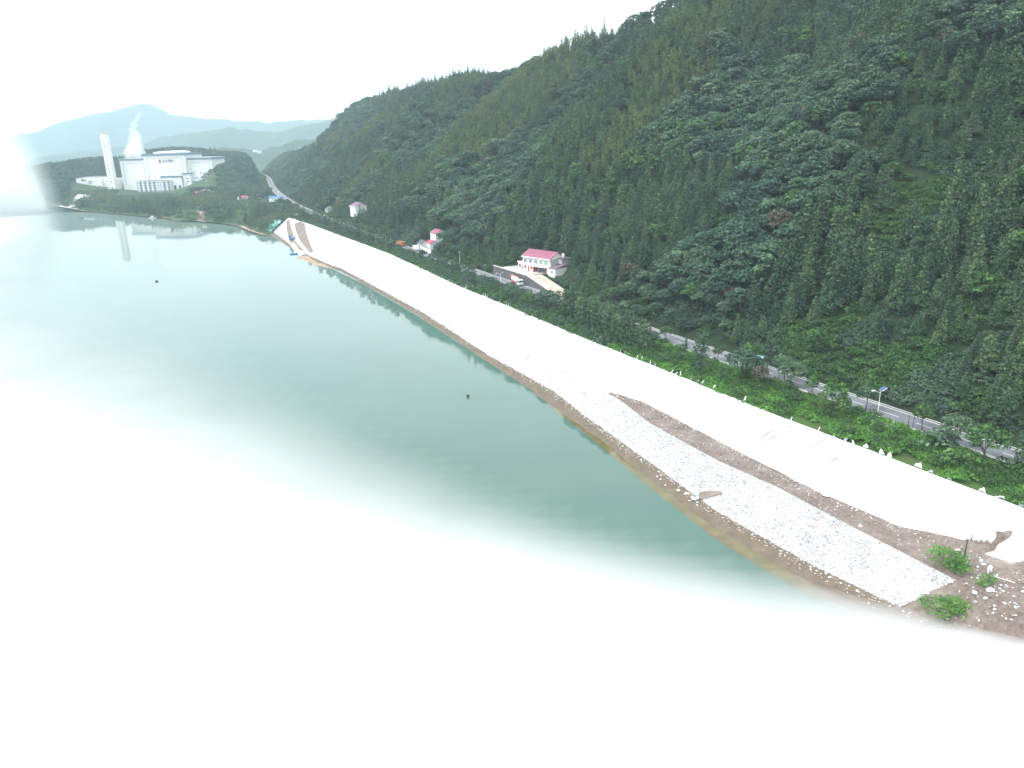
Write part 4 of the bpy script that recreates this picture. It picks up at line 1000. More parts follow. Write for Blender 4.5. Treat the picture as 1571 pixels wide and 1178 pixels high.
(a, z, r) = at_hill(655, 12); small_house('white two-storey house with a dull purple hipped roof alone by the far road', 'house', 'house', a, z + 1.0, r + .12, 13, 10, 7.6, 3.2, 'white_wall', 'purple_roof', (.2, .5, .8), 2, None, True)
(a, z, r) = at_hill(476, 12); small_house('white house with a rose roof partly hidden by trees behind the smaller red roof', 'house', 'house', (a[0] + 1, a[1] + 2), z - 1.2, r, 10, 8, 6.4, 2.0, 'white_wall', 'pink_roof', (.25, .75), 2)
(a, z, r) = at_hill(471.5, 6.5); small_house('small roadside house with a bright red roof and dark openings', 'house', 'house', a, 15.7, r, 7, 5, 4.6, 1.5, 'white_wall', 'red_roof', (.25, .7), 1)
(a, z, r) = at_hill(483.5, 5.6); small_house('low white house with a dark grey tiled roof beside the road', 'house', 'house', a, 15.6, r, 8, 6, 3.2, 1.8, 'white_wall', 'grey_roof', (.2, .8), 1)
(a, z, r) = at_hill(747, 8); small_house('grey-roofed roadside house with a pale yard near the far bend', 'house', 'house', a, z * 0 + 15.8, r, 14, 9, 5.2, 2.2, 'grey_wall', 'grey_roof', (.2, .5, .8), 1)
(a, z, r) = at_hill(758, 20); small_house('small red-roofed shed behind the grey-roofed roadside house', 'shed', 'shed', a, z, r, 10, 6, 3.5, 1.6, 'white_wall', 'red_roof', (.5,), 1)
wallp = MB(); 
for a, c in zip(np.arange(461, 479, 1.5)[:-1], np.arange(461, 479, 1.5)[1:]):
    q = [from_hill(a, 1.1), from_hill(c, 1.1), from_hill(c, 1.5), from_hill(a, 1.5)]; wallp.add([(*q[i], 15.3) for i in range(4)] + [(*q[i], 17.6) for i in range(4)], [(0,1,5,4),(4,5,6,7),(2,3,7,6),(1,2,6,5),(3,0,4,7)])
tag(wallp.build('yard_wall', M['white_wall']), 'long low white yard wall beside the road below the red roofs', 'wall')
hill_patch('roadside_yard', 640, 668, .6, 6, M['yard'], 'pale yard in front of the lone far house'); hill_patch('roadside_yard', 738, 760, .6, 4, M['yard'], 'pale yard beside the far bend')
def pen_pt(px, py): q = G(px, py); return (q[0], q[1]), max(q[2], .3)
for px, py, w, d, roof, rz, lab, h in [(308, 299, 15, 8, 'red_roof', .25, 'red-roofed shed on the headland below the plant, left of two', 3.4), (313.5, 298, 9, 8, 'red_roof', .4, 'small red-roofed hut beside the dirt path on the headland', 3.2), (316.5, 297, 11, 8, 'purple_roof', -.3, 'dull purple-roofed house above the dirt path on the headland', 4.6),
                                    (373, 306, 12, 9, 'red_roof', .8, 'lone bright red roof among trees right of the dirt path', 3.2), (400, 305.5, 13, 7, 'blue_roof', .2, 'blue-roofed shed in the rough grass by the far road', 3.0), (424, 307, 17, 9, 'blue_roof', .1, 'larger blue and white roadside shed where the road bends', 3.4)]:
    a, z = pen_pt(px, py); small_house(lab, 'shed', 'shed', a, z, rz, w, d, h, 1.8, 'white_wall', roof, (.3, .7))
for px, py, w, h, lab in [(391, 231, 13, 6, 'white block far up the valley, left of a pair'), (398, 232.5, 12, 7, 'white block far up the valley, right of a pair')]:
    q = PY(px, py, 2500); small_house(lab, 'far_building', 'building', q[:2], q[2] - h + 3, .2, w, 10, h, 0, 'white_wall', 'concrete', (.2, .4, .6, .8), 2)
q = G(443, 262); small_house('tiny white house among trees above the far road', 'house', 'house', q[:2], q[2] + 3, .3, 13, 9, 7, 2, 'white_wall', 'concrete', (.3, .7), 2)

# ------------------------------------------------------------------ vehicles (local x forward, built at full size)
def wheel_meshes(r, w):
    k = ('wheel', r, w)
    if k not in WIN:
        t = MB().lathe((0, -w/2, 0), (0, w/2, 0), [(0, r*.62), (.02, r*.95), (w*.3, r), (w*.7, r), (w-.02, r*.95), (w, r*.62)], 14)
        h = MB().lathe((0, -w/2-.01, 0), (0, w/2+.01, 0), [(0, r*.2), (.03, r*.55), (w-.01, r*.55), (w+.02, r*.2)], 10)
        WIN[k] = (t.mesh('tyre', M['rubber']), h.mesh('rim', M['metal_grey']))
    return WIN[k]
def add_wheel(t, x, y, r=.52, w=.36):
    a, c = wheel_meshes(r, w); o = link('wheel', a, t, (x, y, r)); link('rim', c, o)
def cab(t, x0, x1, wd, z0, z1, paint):
    o = MB().prism([(x0, z0), (x1, z0), (x1 + .05, z0 + .9), (x1 - .12, z1 - .1), (x1 - .3, z1), (x0, z1)], -wd/2, wd/2).build('cab', M[paint], t)
    zc = z0 + (z1 - z0) * .5
    mb = MB(); mb.add([(x1+.03,-wd/2+.15,zc),(x1+.03,wd/2-.15,zc),(x1-.09,wd/2-.15,z1-.2),(x1-.09,-wd/2+.15,z1-.2)], [(0,1,2,3)]); mb.build('windscreen', M['window_dark'], o)
    for s in (-1, 1):
        MB().box(x0 + .4, x1 - .35, s*(wd/2+.012) - .008, s*(wd/2+.012) + .008, zc, z1 - .25).build('side_window', M['window_dark'], o)
        MB().box(x1 + .05, x1 + .1, s*wd*.36 - .16, s*wd*.36 + .16, z0 + .25, z0 + .45).build('headlight', M['white_paint'], o)
        mr = MB().box(x1 - .1, x1 + .06, s*(wd/2+.25) - .06, s*(wd/2+.25) + .06, zc - .1, zc + .5); mr.tube((x1 - .05, s*wd/2, zc + .45), (x1 - .02, s*(wd/2+.25), zc + .45), .025, .025, 5); mr.build('mirror', M['dark_metal'], o)
    MB().box(x1 + .02, x1 + .16, -wd/2, wd/2, z0 - .25, z0 + .1).build('bumper', M['dark_metal'], t)
    return o
def on_road(Y, d): x, y = from_hill(Y, d); return (float(x), float(y), ZR + .005), math.atan2(-1, -float(s_rr(Y)))   # facing the viewer's end
def mixer(label, Y, d):
    l, r = on_road(Y, d); t = thing('concrete_mixer', label, 'truck', l, r)
    MB().box(-4.6, 3.0, -.45, .45, .75, 1.05).build('chassis', M['red_paint'], t); cab(t, 2.5, 4.6, 2.4, .75, 3.0, 'white_paint')
    dr = MB().lathe((-4.0, 0, 3.0), (2.2, 0, 2.15), [(0, .55), (.3, .8), (1.6, 1.15), (3.6, 1.28), (5.2, 1.0), (6.2, .45)], 16).build('drum', M['white_paint'], t)
    MB().lathe((-4.0, 0, 3.0), (2.2, 0, 2.15), [(2.6, 1.245), (2.7, 1.275), (3.3, 1.295), (3.4, 1.285)], 16).build('drum_band', M['orange'], dr)
    mb = MB(); mb.prism([(-4.9, 3.2), (-3.6, 3.3), (-3.4, 4.1), (-5.0, 4.2)], -.6, .6); mb.build('hopper', M['orange'], t)
    MB().prism([(-4.8, 1.2), (-4.4, 1.2), (-4.1, 2.9), (-4.6, 3.0)], -.35, .35).build('chute', M['yellow'], t); MB().box(1.9, 2.4, -1.1, 1.1, 1.1, 2.2).build('water_tank', M['red_paint'], t)
    for x in (3.5, -1.6, -2.9):
        for s in (-1, 1): add_wheel(t, x, s * 1.05)
    return t
def tipper(label, Y, d, paint, load, L=9.6):
    l, r = on_road(Y, d); t = thing('dump_truck', label, 'truck', l, r)
    MB().box(-L/2, L/2 - .6, -.45, .45, .75, 1.05).build('chassis', M['dark_metal'], t); cab(t, L/2 - 2.1, L/2, 2.45, .75, 3.1, paint)
    x0, x1 = -L/2, L/2 - 2.3; b_ = MB().box(x0, x1, -1.25, 1.25, 1.1, 1.25).box(x0, x1, -1.25, -1.17, 1.25, 2.75).box(x0, x1, 1.17, 1.25, 1.25, 2.75).box(x0, x0 + .08, -1.17, 1.17, 1.25, 2.75).box(x1 - .08, x1, -1.17, 1.17, 1.25, 3.1).build('bed', M[paint], t)
    for i in range(7): 
        for s in (-1, 1): MB().box(x0 + .3 + i * (x1 - x0 - .7) / 6, x0 + .4 + i * (x1 - x0 - .7) / 6, s*1.29 - .035, s*1.29 + .035, 1.2, 2.7).build('bed_rib', M[paint], b_)
    mb = MB(); n = 7; gxx = np.linspace(x0 + .1, x1 - .1, n); gyy = np.linspace(-1.15, 1.15, 5)
    vs = [(a, c, 2.55 + .55 * (1 - (c / 1.3) ** 2) * (1 - abs(2 * (a - x0) / (x1 - x0) - 1) ** 3) + .1 * math.sin(a * 5 + c * 7)) for a in gxx for c in gyy]
    mb.add(vs, [(i*5+j, (i+1)*5+j, (i+1)*5+j+1, i*5+j+1) for i in range(n-1) for j in range(4)]); mb.build('load', M[load], t)
    for x in (L/2 - 1.1, -L/2 + 1.2, -L/2 + 2.5, L/2 - 2.9):
        for s in (-1, 1): add_wheel(t, x, s * 1.05)
    return t
def van(label, Y, d, paint='white_paint', box=True):
    l, r = on_road(Y, d); t = thing('box_truck', label, 'truck', l, r); cab(t, 1.6, 3.1, 2.0, .5, 2.2, paint)
    MB().box(-3.0, 1.5, -1.08, 1.08, .85, 3.0).build('cargo_box', M['white_paint'], t); MB().box(-3.0, 2.6, -.4, .4, .5, .84).build('chassis', M['dark_metal'], t)
    for x in (2.2, -1.8):
        for s in (-1, 1): add_wheel(t, x, s * .88, .4, .25)
    return t
mixer('white-drummed concrete mixer truck with orange hopper below the retaining wall', 349.5, -2.3)
tipper('loaded orange-red dump truck with high sides far along the road', 503, -2.6, 'orange', 'dirt', 11)
van('white box truck stopped by the low grey-roofed roadside house', 478, -1.9)
def tricycle(label, Y, d):
    l, r = on_road(Y, d); t = thing('canopied_cart', label, 'three-wheeler', l, r + .5)
    MB().box(-1.5, 1.4, -.7, .7, .45, .6).build('floor_frame', M['white_paint'], t); MB().prism([(.7, .6), (1.6, .6), (1.7, 1.2), (1.2, 1.5), (.8, 1.5)], -.6, .6).build('front_shield', M['white_paint'], t)
    MB().box(-1.4, .3, -.68, .68, .6, 1.1).build('cargo_tray', M['white_paint'], t)
    for x in (-1.4, 1.2):
        for s in (-1, 1): MB().tube((x, s * .65, .6), (x, s * .75, 2.25), .03, .03, 6).build('canopy_post', M['metal_grey'], t)
    mb = MB(); mb.prism([(-1.9, 2.22), (1.9, 2.30), (1.7, 2.5), (0, 2.66), (-1.8, 2.42)], -1.15, 1.15); mb.build('canopy', M['blue_tarp'], t)
    for x, y in ((1.3, 0), (-1.0, .7), (-1.0, -.7)): add_wheel(t, x, y, .28, .16)
    return t
tricycle('white three-wheeled cart under a pale blue canopy on the hill side of the road', 211, -1.7)
def car(label, loc, rz, paint, group=None):
    t = thing('parked_car', label, 'car', loc, rz, group)
    MB().prism([(-2.2, .35), (2.2, .35), (2.25, .75), (1.2, .95), (.5, 1.42), (-1.3, 1.45), (-2.0, .98), (-2.25, .9)], -.85, .85).build('body', M[paint], t)
    MB().prism([(.55, 1.36), (1.15, .98), (-1.9, 1.0), (-1.3, 1.38)], -.862, .862).build('side_window', M['window_dark'], t)
    for x in (1.35, -1.35):
        for s in (-1, 1): add_wheel(t, x, s * .78, .32, .2)
    return t
cars = [(418, 276, 'white_paint', 'white car parked highest beside the far road, uppermost of the row'), (422, 278, 'white_paint', 'white car parked second from the top beside the far road'), (426, 280, 'white_paint', 'white car parked lowest of the row beside the far road'),
        (429, 277.5, 'metal_grey', 'silver car parked behind the white row beside the far road'), (423, 283.5, 'blue_paint', 'blue car parked nearest the far road below the row'), (431, 309, 'dark_metal', 'dark car by the blue roadside shed'), (435, 310.5, 'white_paint', 'white car by the blue roadside shed')]
for px, py, paint, lab in cars:
    q = G(px, py); c = car(lab, (q[0], q[1], q[2] + .05), rng.uniform(0, 6), paint, 'cars parked by the far road'); c.scale = (1.25, 1.25, 1.25)
for Y, d, lab, paint in [(1150, -2.4, 'white car driving on the far straight of the road', 'white_paint'), (905, -5.6, 'white car driving on the road near the blue shed', 'white_paint'), (1420, -5.6, 'dark car driving on the farthest stretch of the road', 'dark_metal')]:
    l, r = on_road(Y, d); car(lab, l, r, paint)
# machine at the ramp of the far bank: blue crawler excavator
def excavator(label, loc, rz, s=1.0):
    t = thing('excavator', label, 'excavator', loc, rz)
    for y in (-1.2, 1.2): MB().prism([(-2.0, .15), (-1.7, 0), (1.7, 0), (2.0, .15), (2.1, .5), (1.7, .9), (-1.7, .9), (-2.1, .5)], y - .3, y + .3).build('track', M['dark_metal'], t)
    MB().box(-2.1, 1.4, -1.35, 1.35, 1.0, 2.1).build('house_body', M['blue_paint'], t); MB().prism([(.2, 2.1), (1.5, 2.1), (1.4, 3.0), (1.1, 3.2), (.2, 3.2)], .1, 1.3).build('cab', M['window_blue'], t)
    b_ = MB().tube((1.2, -.4, 1.7), (3.6, -.4, 4.0), .32, .25, 6).build('boom', M['blue_paint'], t); a_ = MB().tube((3.6, -.4, 4.0), (4.9, -.4, 1.9), .22, .18, 6).build('stick', M['blue_paint'], t)
    MB().prism([(4.4, 1.1), (5.1, .9), (5.4, 1.5), (5.0, 2.0), (4.6, 1.8)], -.9, .1).build('bucket', M['dark_metal'], t)
    t.scale = (s, s, s); return t
q = G(449, 368); excavator('blue excavator standing on the ramp of the far white slope', tuple(q), 2.4, 1.15)

# ------------------------------------------------------------------ road furniture
def solar_lamp(label, loc, rz, h=6.4):
    t = thing('solar_street_lamp', label, 'street lamp', loc, rz, 'solar street lamps')
    MB().lathe((0, 0, -.2), (0, 0, h), [(0, .22), (.3, .22), (.34, .10), (h * .55, .085), (h + .2, .06)], 10).build('pole', M['white_paint'], t)
    MB().tube((0, 0, h * .93), (-1.5, 0, h + .25), .05, .04, 6).build('arm', M['white_paint'], t); 
    MB().prism([(-2.3, h + .20), (-1.4, h + .17), (-1.4, h + .32), (-2.2, h + .36)], -.22, .22).build('lamp_head', M['white_paint'], t)
    mb = MB(); mb.prism([(.05, h + .05), (1.35, h + .75), (1.28, h + .86), (-.02, h + .16)], -.6, .6); p = mb.build('solar_panel', M['white_paint'], t)
    mb = MB(); mb.add([(-.03, -.55, h+.18), (1.27, -.55, h+.88), (1.27, .55, h+.88), (-.03, .55, h+.18)], [(0,1,2,3)]); mb.build('cells', M['solar'], p)
    MB().box(-.18, .18, -.32, -.1, h * .42, h * .42 + .5).build('battery_box', M['white_paint'], t); return t
q = G(1346, 637); solar_lamp('white solar street lamp standing alone on the lake side of the road in the open', (q[0], q[1], 15.3), 0.2, 6.3)
q = from_hill(352, -RW - .9); solar_lamp('white solar street lamp beside the concrete mixer truck', (float(q[0]), float(q[1]), 15.3), .1, 5.8)
def utility_pole(label, loc, h, mat, rz=0.0, arms=1):
    t = thing('utility_pole', label, 'pole', loc, rz, 'utility poles'); MB().tube((0, 0, -.6), (0, 0, h), .16, .10, 9).build('pole', M[mat], t)
    for i in range(arms):
        z = h - .45 - i * .8; a = MB().box(-.85, .85, -.06, .06, z - .06, z + .06).build('crossarm', M['metal_grey'], t)
        for x in (-.75, 0, .75): MB().lathe((x, 0, z + .06), (x, 0, z + .3), [(0, .05), (.08, .08), (.14, .05), (.2, .08), (.26, .03)], 8).build('insulator', M['white_wall'], a)
    return t
POLES = []
for px, py, h, mat, lab, zz in [(744.5, 429, 7.6, 'wood_pole', 'dark utility pole on the verge between the row of round trees and the mixer truck', None), (706, 408, 8.0, 'concrete', 'pale utility pole behind the row of round roadside trees', None), (1194.5, 578, 6.8, 'wood_pole', 'weathered utility pole beside the canopied cart', None),
                               (1478, 863, 4.6, 'dark_metal', 'dark thin pole standing on the dirt beside the green bush', None), (1568, 716, 8.0, 'concrete', 'pale utility pole at the right end of the visible road', None), (600, 372, 8, 'concrete', 'pale utility pole near the orange dump truck', None), (391, 262, 12, 'concrete', 'pale utility pole by the farthest stretch of road', None), (452, 318, 9, 'concrete', 'pale utility pole at the head of the far ramp', None)]:
    q = G(px, py); POLES.append(utility_pole(lab, (q[0], q[1], max(q[2], 0)), h, mat, .9, 1 if 'thin' not in lab else 0) and (q[0], q[1], q[2] + h))
def cable(name, a, c, sag, label):
    mb = MB(); n = 14; pts = [Vector(a).lerp(Vector(c), i / n) - Vector((0, 0, sag * 4 * (i / n) * (1 - i / n))) for i in range(n + 1)]
    for p, q_ in zip(pts[:-1], pts[1:]): mb.tube(p, q_, .035, .035, 4)
    tag(mb.build(name, M['dark_metal']), label, 'cable')
cable('power_cable', POLES[2], (POLES[4][0], POLES[4][1], POLES[4][2]), 1.6, 'long thin power cable from the weathered pole to the right end of the road')
cable('power_cable', POLES[1], POLES[0], .8, 'thin power cable between the pale pole and the dark pole by the round trees')
q = G(1392.5, 656); tp = thing('sign_frame', 'pair of thin dark posts standing beside the road left of a round tree', 'sign posts', (q[0], q[1], 15.2), -.5)
for x in (0, 1.0): MB().tube((x, 0, -.3), (x, 0, 3.4), .07, .06, 8).build('post', M['dark_metal'], tp)
MB().tube((0, 0, 1.5), (1.0, 0, 1.5), .04, .04, 6).build('brace', M['dark_metal'], tp)
for px, py, lab in [(1327, 645, 'dark concrete guard block with pale ends, farthest of three by the solar lamp'), (1351, 652.5, 'dark concrete guard block with pale ends, middle of three by the solar lamp'), (1375, 660, 'dark concrete guard block with pale ends, nearest of three by the solar lamp')]:
    q = G(px, py); t = thing('guard_block', lab, 'barrier block', (q[0], q[1], 15.25), math.atan2(-1, .5), 'guard blocks along the road')
    MB().prism([(-1.6, 0), (1.6, 0), (1.55, .75), (-1.55, .75)], -.35, .35).build('block', M['wall_stone'], t)
    for s in (-1, 1): MB().box(s*1.8 - .22, s*1.8 + .22, -.36, .36, 0, .6).build('end_cap', M['white_paint'], t)
def pylon(label, loc, h):
    t = thing('power_pylon', label, 'pylon', loc, .3); mb = MB(); w0, w1 = 2.6, .35
    cs = [(-1, -1), (1, -1), (1, 1), (-1, 1)]
    for sx, sy in cs: MB().tube((sx*w0, sy*w0, 0), (sx*w1, sy*w1, h), .22, .14, 5).build('leg', M['metal_grey'], t)
    for i in range(7):
        z0, z1 = h * i / 7, h * (i + 1) / 7; a, c = w0 + (w1 - w0) * i / 7, w0 + (w1 - w0) * (i + 1) / 7
        for j in range(4):
            p, q_ = cs[j], cs[(j + 1) % 4]; mb.tube((p[0]*a, p[1]*a, z0), (q_[0]*c, q_[1]*c, z1), .09, .09, 4); mb.tube((q_[0]*a, q_[1]*a, z0), (p[0]*c, p[1]*c, z1), .09, .09, 4)
    mb.build('lattice', M['metal_grey'], t)
    for z, l in ((.80, 4.2), (.90, 3.4)): MB().prism([(-l, h*z), (l, h*z), (.4, h*z + .9), (-.4, h*z + .9)], -.25, .25).build('crossarm', M['metal_grey'], t)
q = G(319, 293); pylon('grey lattice pylon in front of the trees right of the plant', (q[0], q[1], q[2]), 30)

# ------------------------------------------------------------------ trees and bushes of the verge
def plant(kind, label, px, py, h, cat='tree', group='trees and bushes on the roadside verge', name=None, wide=1.0, vi=None):
    q = G(px, py); mrg, crown, trunk, hh_ = PLANTS[kind][rng.integers(0, len(PLANTS[kind])) if vi is None else vi]
    s = h / hh_; t = thing(name or kind, label, cat, (q[0], q[1], q[2] - .1), rng.uniform(0, 6.28), group); t.scale = (s * wide, s * wide, s)
    link('trunk', trunk, t); link('crown', crown, t); return t
VT = [('broadleaf_tree', 'round dark tree with a bare trunk on the road edge right of the canopied cart', 1213, 595, 7.2, 1), ('fresh_tree', 'narrow yellow-green tree on the verge just left of the bamboo-like group', 1244, 611, 6.2, .7),
      ('fresh_tree', 'tallest of the tight group of bright trees with slim trunks on the verge', 1277, 640, 9.0, .9), ('bamboo_clump', 'feathery light green clump at the left of the tight verge group', 1259, 640, 7.2, .8), ('fresh_tree', 'lowest bright tree at the right of the tight verge group', 1291, 645, 6.0, .9),
      ('broadleaf_tree', 'dark tree at the road edge just left of the solar lamp', 1328, 632, 7.2, .9), ('fresh_tree', 'round bright-topped tree right of the twin dark posts', 1413, 659, 6.2, 1), ('broadleaf_tree', 'dense tree on the road edge above the low bushes', 1464, 690, 8.0, 1),
      ('fresh_tree', 'broad spreading tree nearest the right end of the verge', 1508, 716, 9.0, 1.15), ('dark_shrub', 'wide dark bush left of the broad spreading tree', 1440, 690, 4.5, 1.2), ('shrub', 'bright bush below the broad spreading tree', 1478, 718, 4.2, 1.2), ('shrub', 'low bright bush at the road edge near the white edge line', 1537, 722, 2.8, 1.2),
      ('slender_tree', 'tall dark narrow tree at the right frame edge beside the road', 1563, 728, 9, 1.2), ('slender_tree', 'tallest dark pointed tree of the verge, in front of the open road', 1073, 572, 11.5, 1.3), ('bamboo_clump', 'pale yellow-green bushy tree below the dark pointed tree', 1085, 576, 6.0, 1.1),
      ('fresh_tree', 'small bright round tree on the road edge right of the dark pointed tree', 1101, 556, 5.5, .8), ('broadleaf_tree', 'broad dark tree hiding the road left of the canopied cart', 1137, 585, 9.5, 1.05), ('broadleaf_tree', 'dark leafy tree in front of the canopied cart', 1157, 590, 8.0, 1), ('dry_tree', 'brown-tinged thin tree below the canopied cart', 1165, 598, 7.0, .9),
      ('fresh_tree', 'bright tree hanging over the road beside the canopied cart', 1150, 570, 8.5, 1), ('broadleaf_tree', 'leafy tree between the weathered pole and the cart', 1203, 583, 6.5, .9), ('fresh_tree', 'round bright tree on the road edge where the road reappears', 1021, 524, 5.4, 1), ('slender_tree', 'small dark thin tree between the round tree and the dark pointed tree', 1052, 540, 5, .7),
      ('broadleaf_tree', 'dark tree on the verge below the concrete mixer truck', 786, 462, 7.5, 1), ('fresh_tree', 'bright bushy tree right of the dark tree below the mixer', 812, 472, 6.5, 1.1), ('broadleaf_tree', 'dark tree covering the road right of the retaining wall', 838, 478, 8.5, 1.1), ('slender_tree', 'dark pointed tree at the foot of the drive', 857, 482, 9, 1.2), ('fresh_tree', 'leafy tree at the near end of the drive', 872, 486, 7, 1.1),
      ('broadleaf_tree', 'small dark tree on the verge in front of the low grey-roofed house', 648, 399, 6, .7), ('slender_tree', 'dark tree half covering the orange dump truck', 607, 384, 6.5, 1.1), ('broadleaf_tree', 'round tree on the verge under the utility poles', 722, 440, 5, 1)]
for kind, lab, px, py, h, wd in VT: plant(kind, lab, px, py, h, 'bush' if 'shrub' in kind else 'tree', wide=wd)
for i, (px, py) in enumerate([(654.5,397),(668,401),(675.5,404),(683.5,406.5),(691.5,409),(699.5,413),(708,416),(717,420),(725.5,423)]):
    Y, d = to_hill(*G(px, py)[:2]); x, y = from_hill(float(Y[()] if np.ndim(Y) == 0 else Y), -RW - 1.6)
    mrg, crown, trunk, hh_ = PLANTS['fresh_tree' if i % 2 else 'broadleaf_tree'][i % 2]; s = .56; t = thing('clipped_tree', 'small round tree in the neat row along the lake side of the road', 'tree', (float(x), float(y), 15.2), i * 1.3, 'row of small round roadside trees'); t.scale = (s, s, s * 1.05); link('trunk', trunk, t); link('crown', crown, t)
SL = [(868,494),(878,499),(888,503),(897,508),(906,511),(915,515),(925,519),(935,524),(944,527),(953,531),(962,535),(972,538),(982,542),(990,546),(884,494),(912,505),(940,515),(967,527),(900,500),(955,520)]
for px, py in SL: plant('slender_tree', 'tall slender dark tree in the tight row hiding the road', px + random.uniform(-2, 2), py - 2, random.uniform(9, 12), group='row of slender trees hiding the road', wide=1.15)
SLF = [(int(459 + i * 5.3), 326 + i * 1.98 + (i % 3) * 2.2) for i in range(28)]
for px, py in SLF: plant('slender_tree', 'slender dark tree in the far row between the white slope and the road', px, py + 5, random.uniform(9, 13), group='far row of slender trees', wide=1.3)

# ------------------------------------------------------------------ details of the white slope
def flap_mesh(name, w, h, seed):
    """stiff white cloth tucked up into a pointed scoop"""
    rr_ = random.Random(seed); n, k = 7, 5; vs = []; lean = rr_.uniform(-.5, .5)
    for j in range(k):
        t = j / (k - 1)
        for i in range(n):
            u = i / (n - 1) * 2 - 1; ww = w / 2 * (1 - t ** 2.2 * .8)
            vs.append((u * ww + lean * t * h * .5 + rr_.uniform(-.11, .11), .35 * h * t + (1 - u * u) * ww * .55 * (1 - .3 * t) + rr_.uniform(-.13, .13), t * h * (1 - .12 * u * u) + rr_.uniform(-.11, .11)))
    mb = MB(); mb.add(vs, [(j*n+i, j*n+i+1, (j+1)*n+i+1, (j+1)*n+i) for j in range(k-1) for i in range(n-1)]); return mb.mesh(name, M['sandbag'])
FL = [flap_mesh('fabric_flap', 1.9, 1.15, 1), flap_mesh('fabric_flap', 1.6, .95, 2), flap_mesh('fabric_flap', 1.25, 1.35, 3), flap_mesh('fabric_flap', .5, 1.0, 4), flap_mesh('fabric_flap', .4, 1.4, 5)]
yy = 103.0
while yy < 420:
    sc = 1.0
    if yy < 152: o = link('fabric_flap', FL[random.randrange(3)], embs); st = random.choice([1.5, 2.4, 2.8, 3.6, 5.5]); sc = random.uniform(.6, 1.2)
    else:
        st = random.choice([1.6, 2.2, 4.0, 7.0]); o = link('fabric_flap', FL[3 + random.randrange(2)], embs); sc = random.uniform(.7, 1.35)
    x = float(ev(c_top, yy)); s_ = float(ev(c_top, yy + 1) - ev(c_top, yy - 1)) / 2
    o.location = (x + .15, yy, ZT - .12); o.rotation_euler = (random.uniform(-.45, .25), random.uniform(-.5, .5), math.atan2(-1, -s_) + random.uniform(-.3, .3) + math.pi * 0); o.scale = (sc,) * 3
    yy += st
# the slope seen beyond: ramp, dirt trenches, netting and the silt spit at its far end
def ribbon(name, pts, w, mat, label, lift=.12, n=4, parent=None, cat=None):
    q = np.array([G(*p) for p in pts]); seg = np.r_[0, np.cumsum(np.linalg.norm(np.diff(q[:, :2], axis=0), axis=1))]; t = np.linspace(0, seg[-1], max(8, int(seg[-1] / 2.5)))
    x, y = np.interp(t, seg, q[:, 0]), np.interp(t, seg, q[:, 1]); wd = np.interp(t, seg, w)
    tx, ty = np.gradient(x), np.gradient(y); L = np.hypot(tx, ty); u = np.linspace(-.5, .5, n)[None]
    X_ = x[:, None] - (ty / L * wd)[:, None] * u; Y_ = y[:, None] + (tx / L * wd)[:, None] * u
    Z_ = ground(X_.ravel(), Y_.ravel()).reshape(X_.shape) + lift
    me = grid_mesh(name, X_, Y_, Z_, mat); 
    return structure(name, me, label)
M['brown_dirt'] = mat_stops('trench_dirt', [(.3, (.16, .125, .105)), (.7, (.27, .22, .19))], .3, .95, 5, bumps=.4)
ribbon('access_ramp', [(456, 329), (448, 333), (447, 342), (450, 352), (455, 366), (466, 380), (474, 386)], [7, 7, 8, 10, 13, 14, 14], M['yard'], 'pale ramp running down the far end of the slope', .10)
ribbon('dirt_trench', [(441, 338), (443, 350), (446, 362), (449, 372), (458, 380), (464, 385)], [3, 4, 4.5, 4, 2.5, 2], M['brown_dirt'], 'dirt trench left of the ramp', .16)
ribbon('dirt_trench', [(459, 339), (461, 350), (464, 360), (469, 372), (475, 382), (479, 387)], [9, 8, 7, 5, 3, 3], M['brown_dirt'], 'dirt trench right of the ramp', .16)
for a, c in (((490, 364), (474, 376)), ((512, 371), (490, 388))): ribbon('fabric_seam', [a, ((a[0] + c[0]) / 2, (a[1] + c[1]) / 2), c], [.9, 1.0, 1.2], M['brown_dirt'], 'dark open seam across the white slope', .18, 3)
ribbon('green_netting', [(432, 331.5), (425, 338), (418, 346), (411, 353.5)], [8, 8, 8, 6], M['green_net'], 'green netting strip on the end of the white slope', .35)
ribbon('blue_sheeting', [(436, 334), (429, 341), (421, 349), (415, 355)], [3.5, 3.5, 3.5, 3], M['blue_tarp'], 'pale blue sheeting along the green netting', .42)
# silt spit
sp = np.array([P(*p, .2)[:2] for p in [(452,394),(470,389),(485,388),(500,392),(512,401),(522,411),(515,413),(500,410),(485,406),(468,400)]])
xs_, ys_ = np.meshgrid(np.arange(sp[:, 0].min() - 3, sp[:, 0].max() + 3, 1.6), np.arange(sp[:, 1].min() - 5, sp[:, 1].max() + 5, 2.4), indexing='ij'); s_ = poly_sd(xs_, ys_, sp)
structure('silt_spit', grid_mesh('silt_spit', xs_, ys_, np.clip(s_ * .09, -.6, .7) + fbm(xs_, ys_, 9, 3, 50) * .22, M['sand']), 'low brown silt spit at the far end of the white slope')
# pale fan slope and path on the headland
ribbon('pale_slope', [(131, 299), (124, 306), (115, 316)], [22, 26, 24], M['white_wall'], 'white sheeted slope running down to the water on the headland', .5, 6)
ribbon('dirt_path', [(309, 312), (308, 322), (308, 334), (306, 340)], [7, 8, 9, 12], M['brown_dirt'], 'dirt path down to the water on the headland', .4)
ribbon('quay_wall', [(92, 316), (103, 319), (118, 321)], [5, 5, 4], M['concrete'], 'pale landing at the water on the headland', .6)

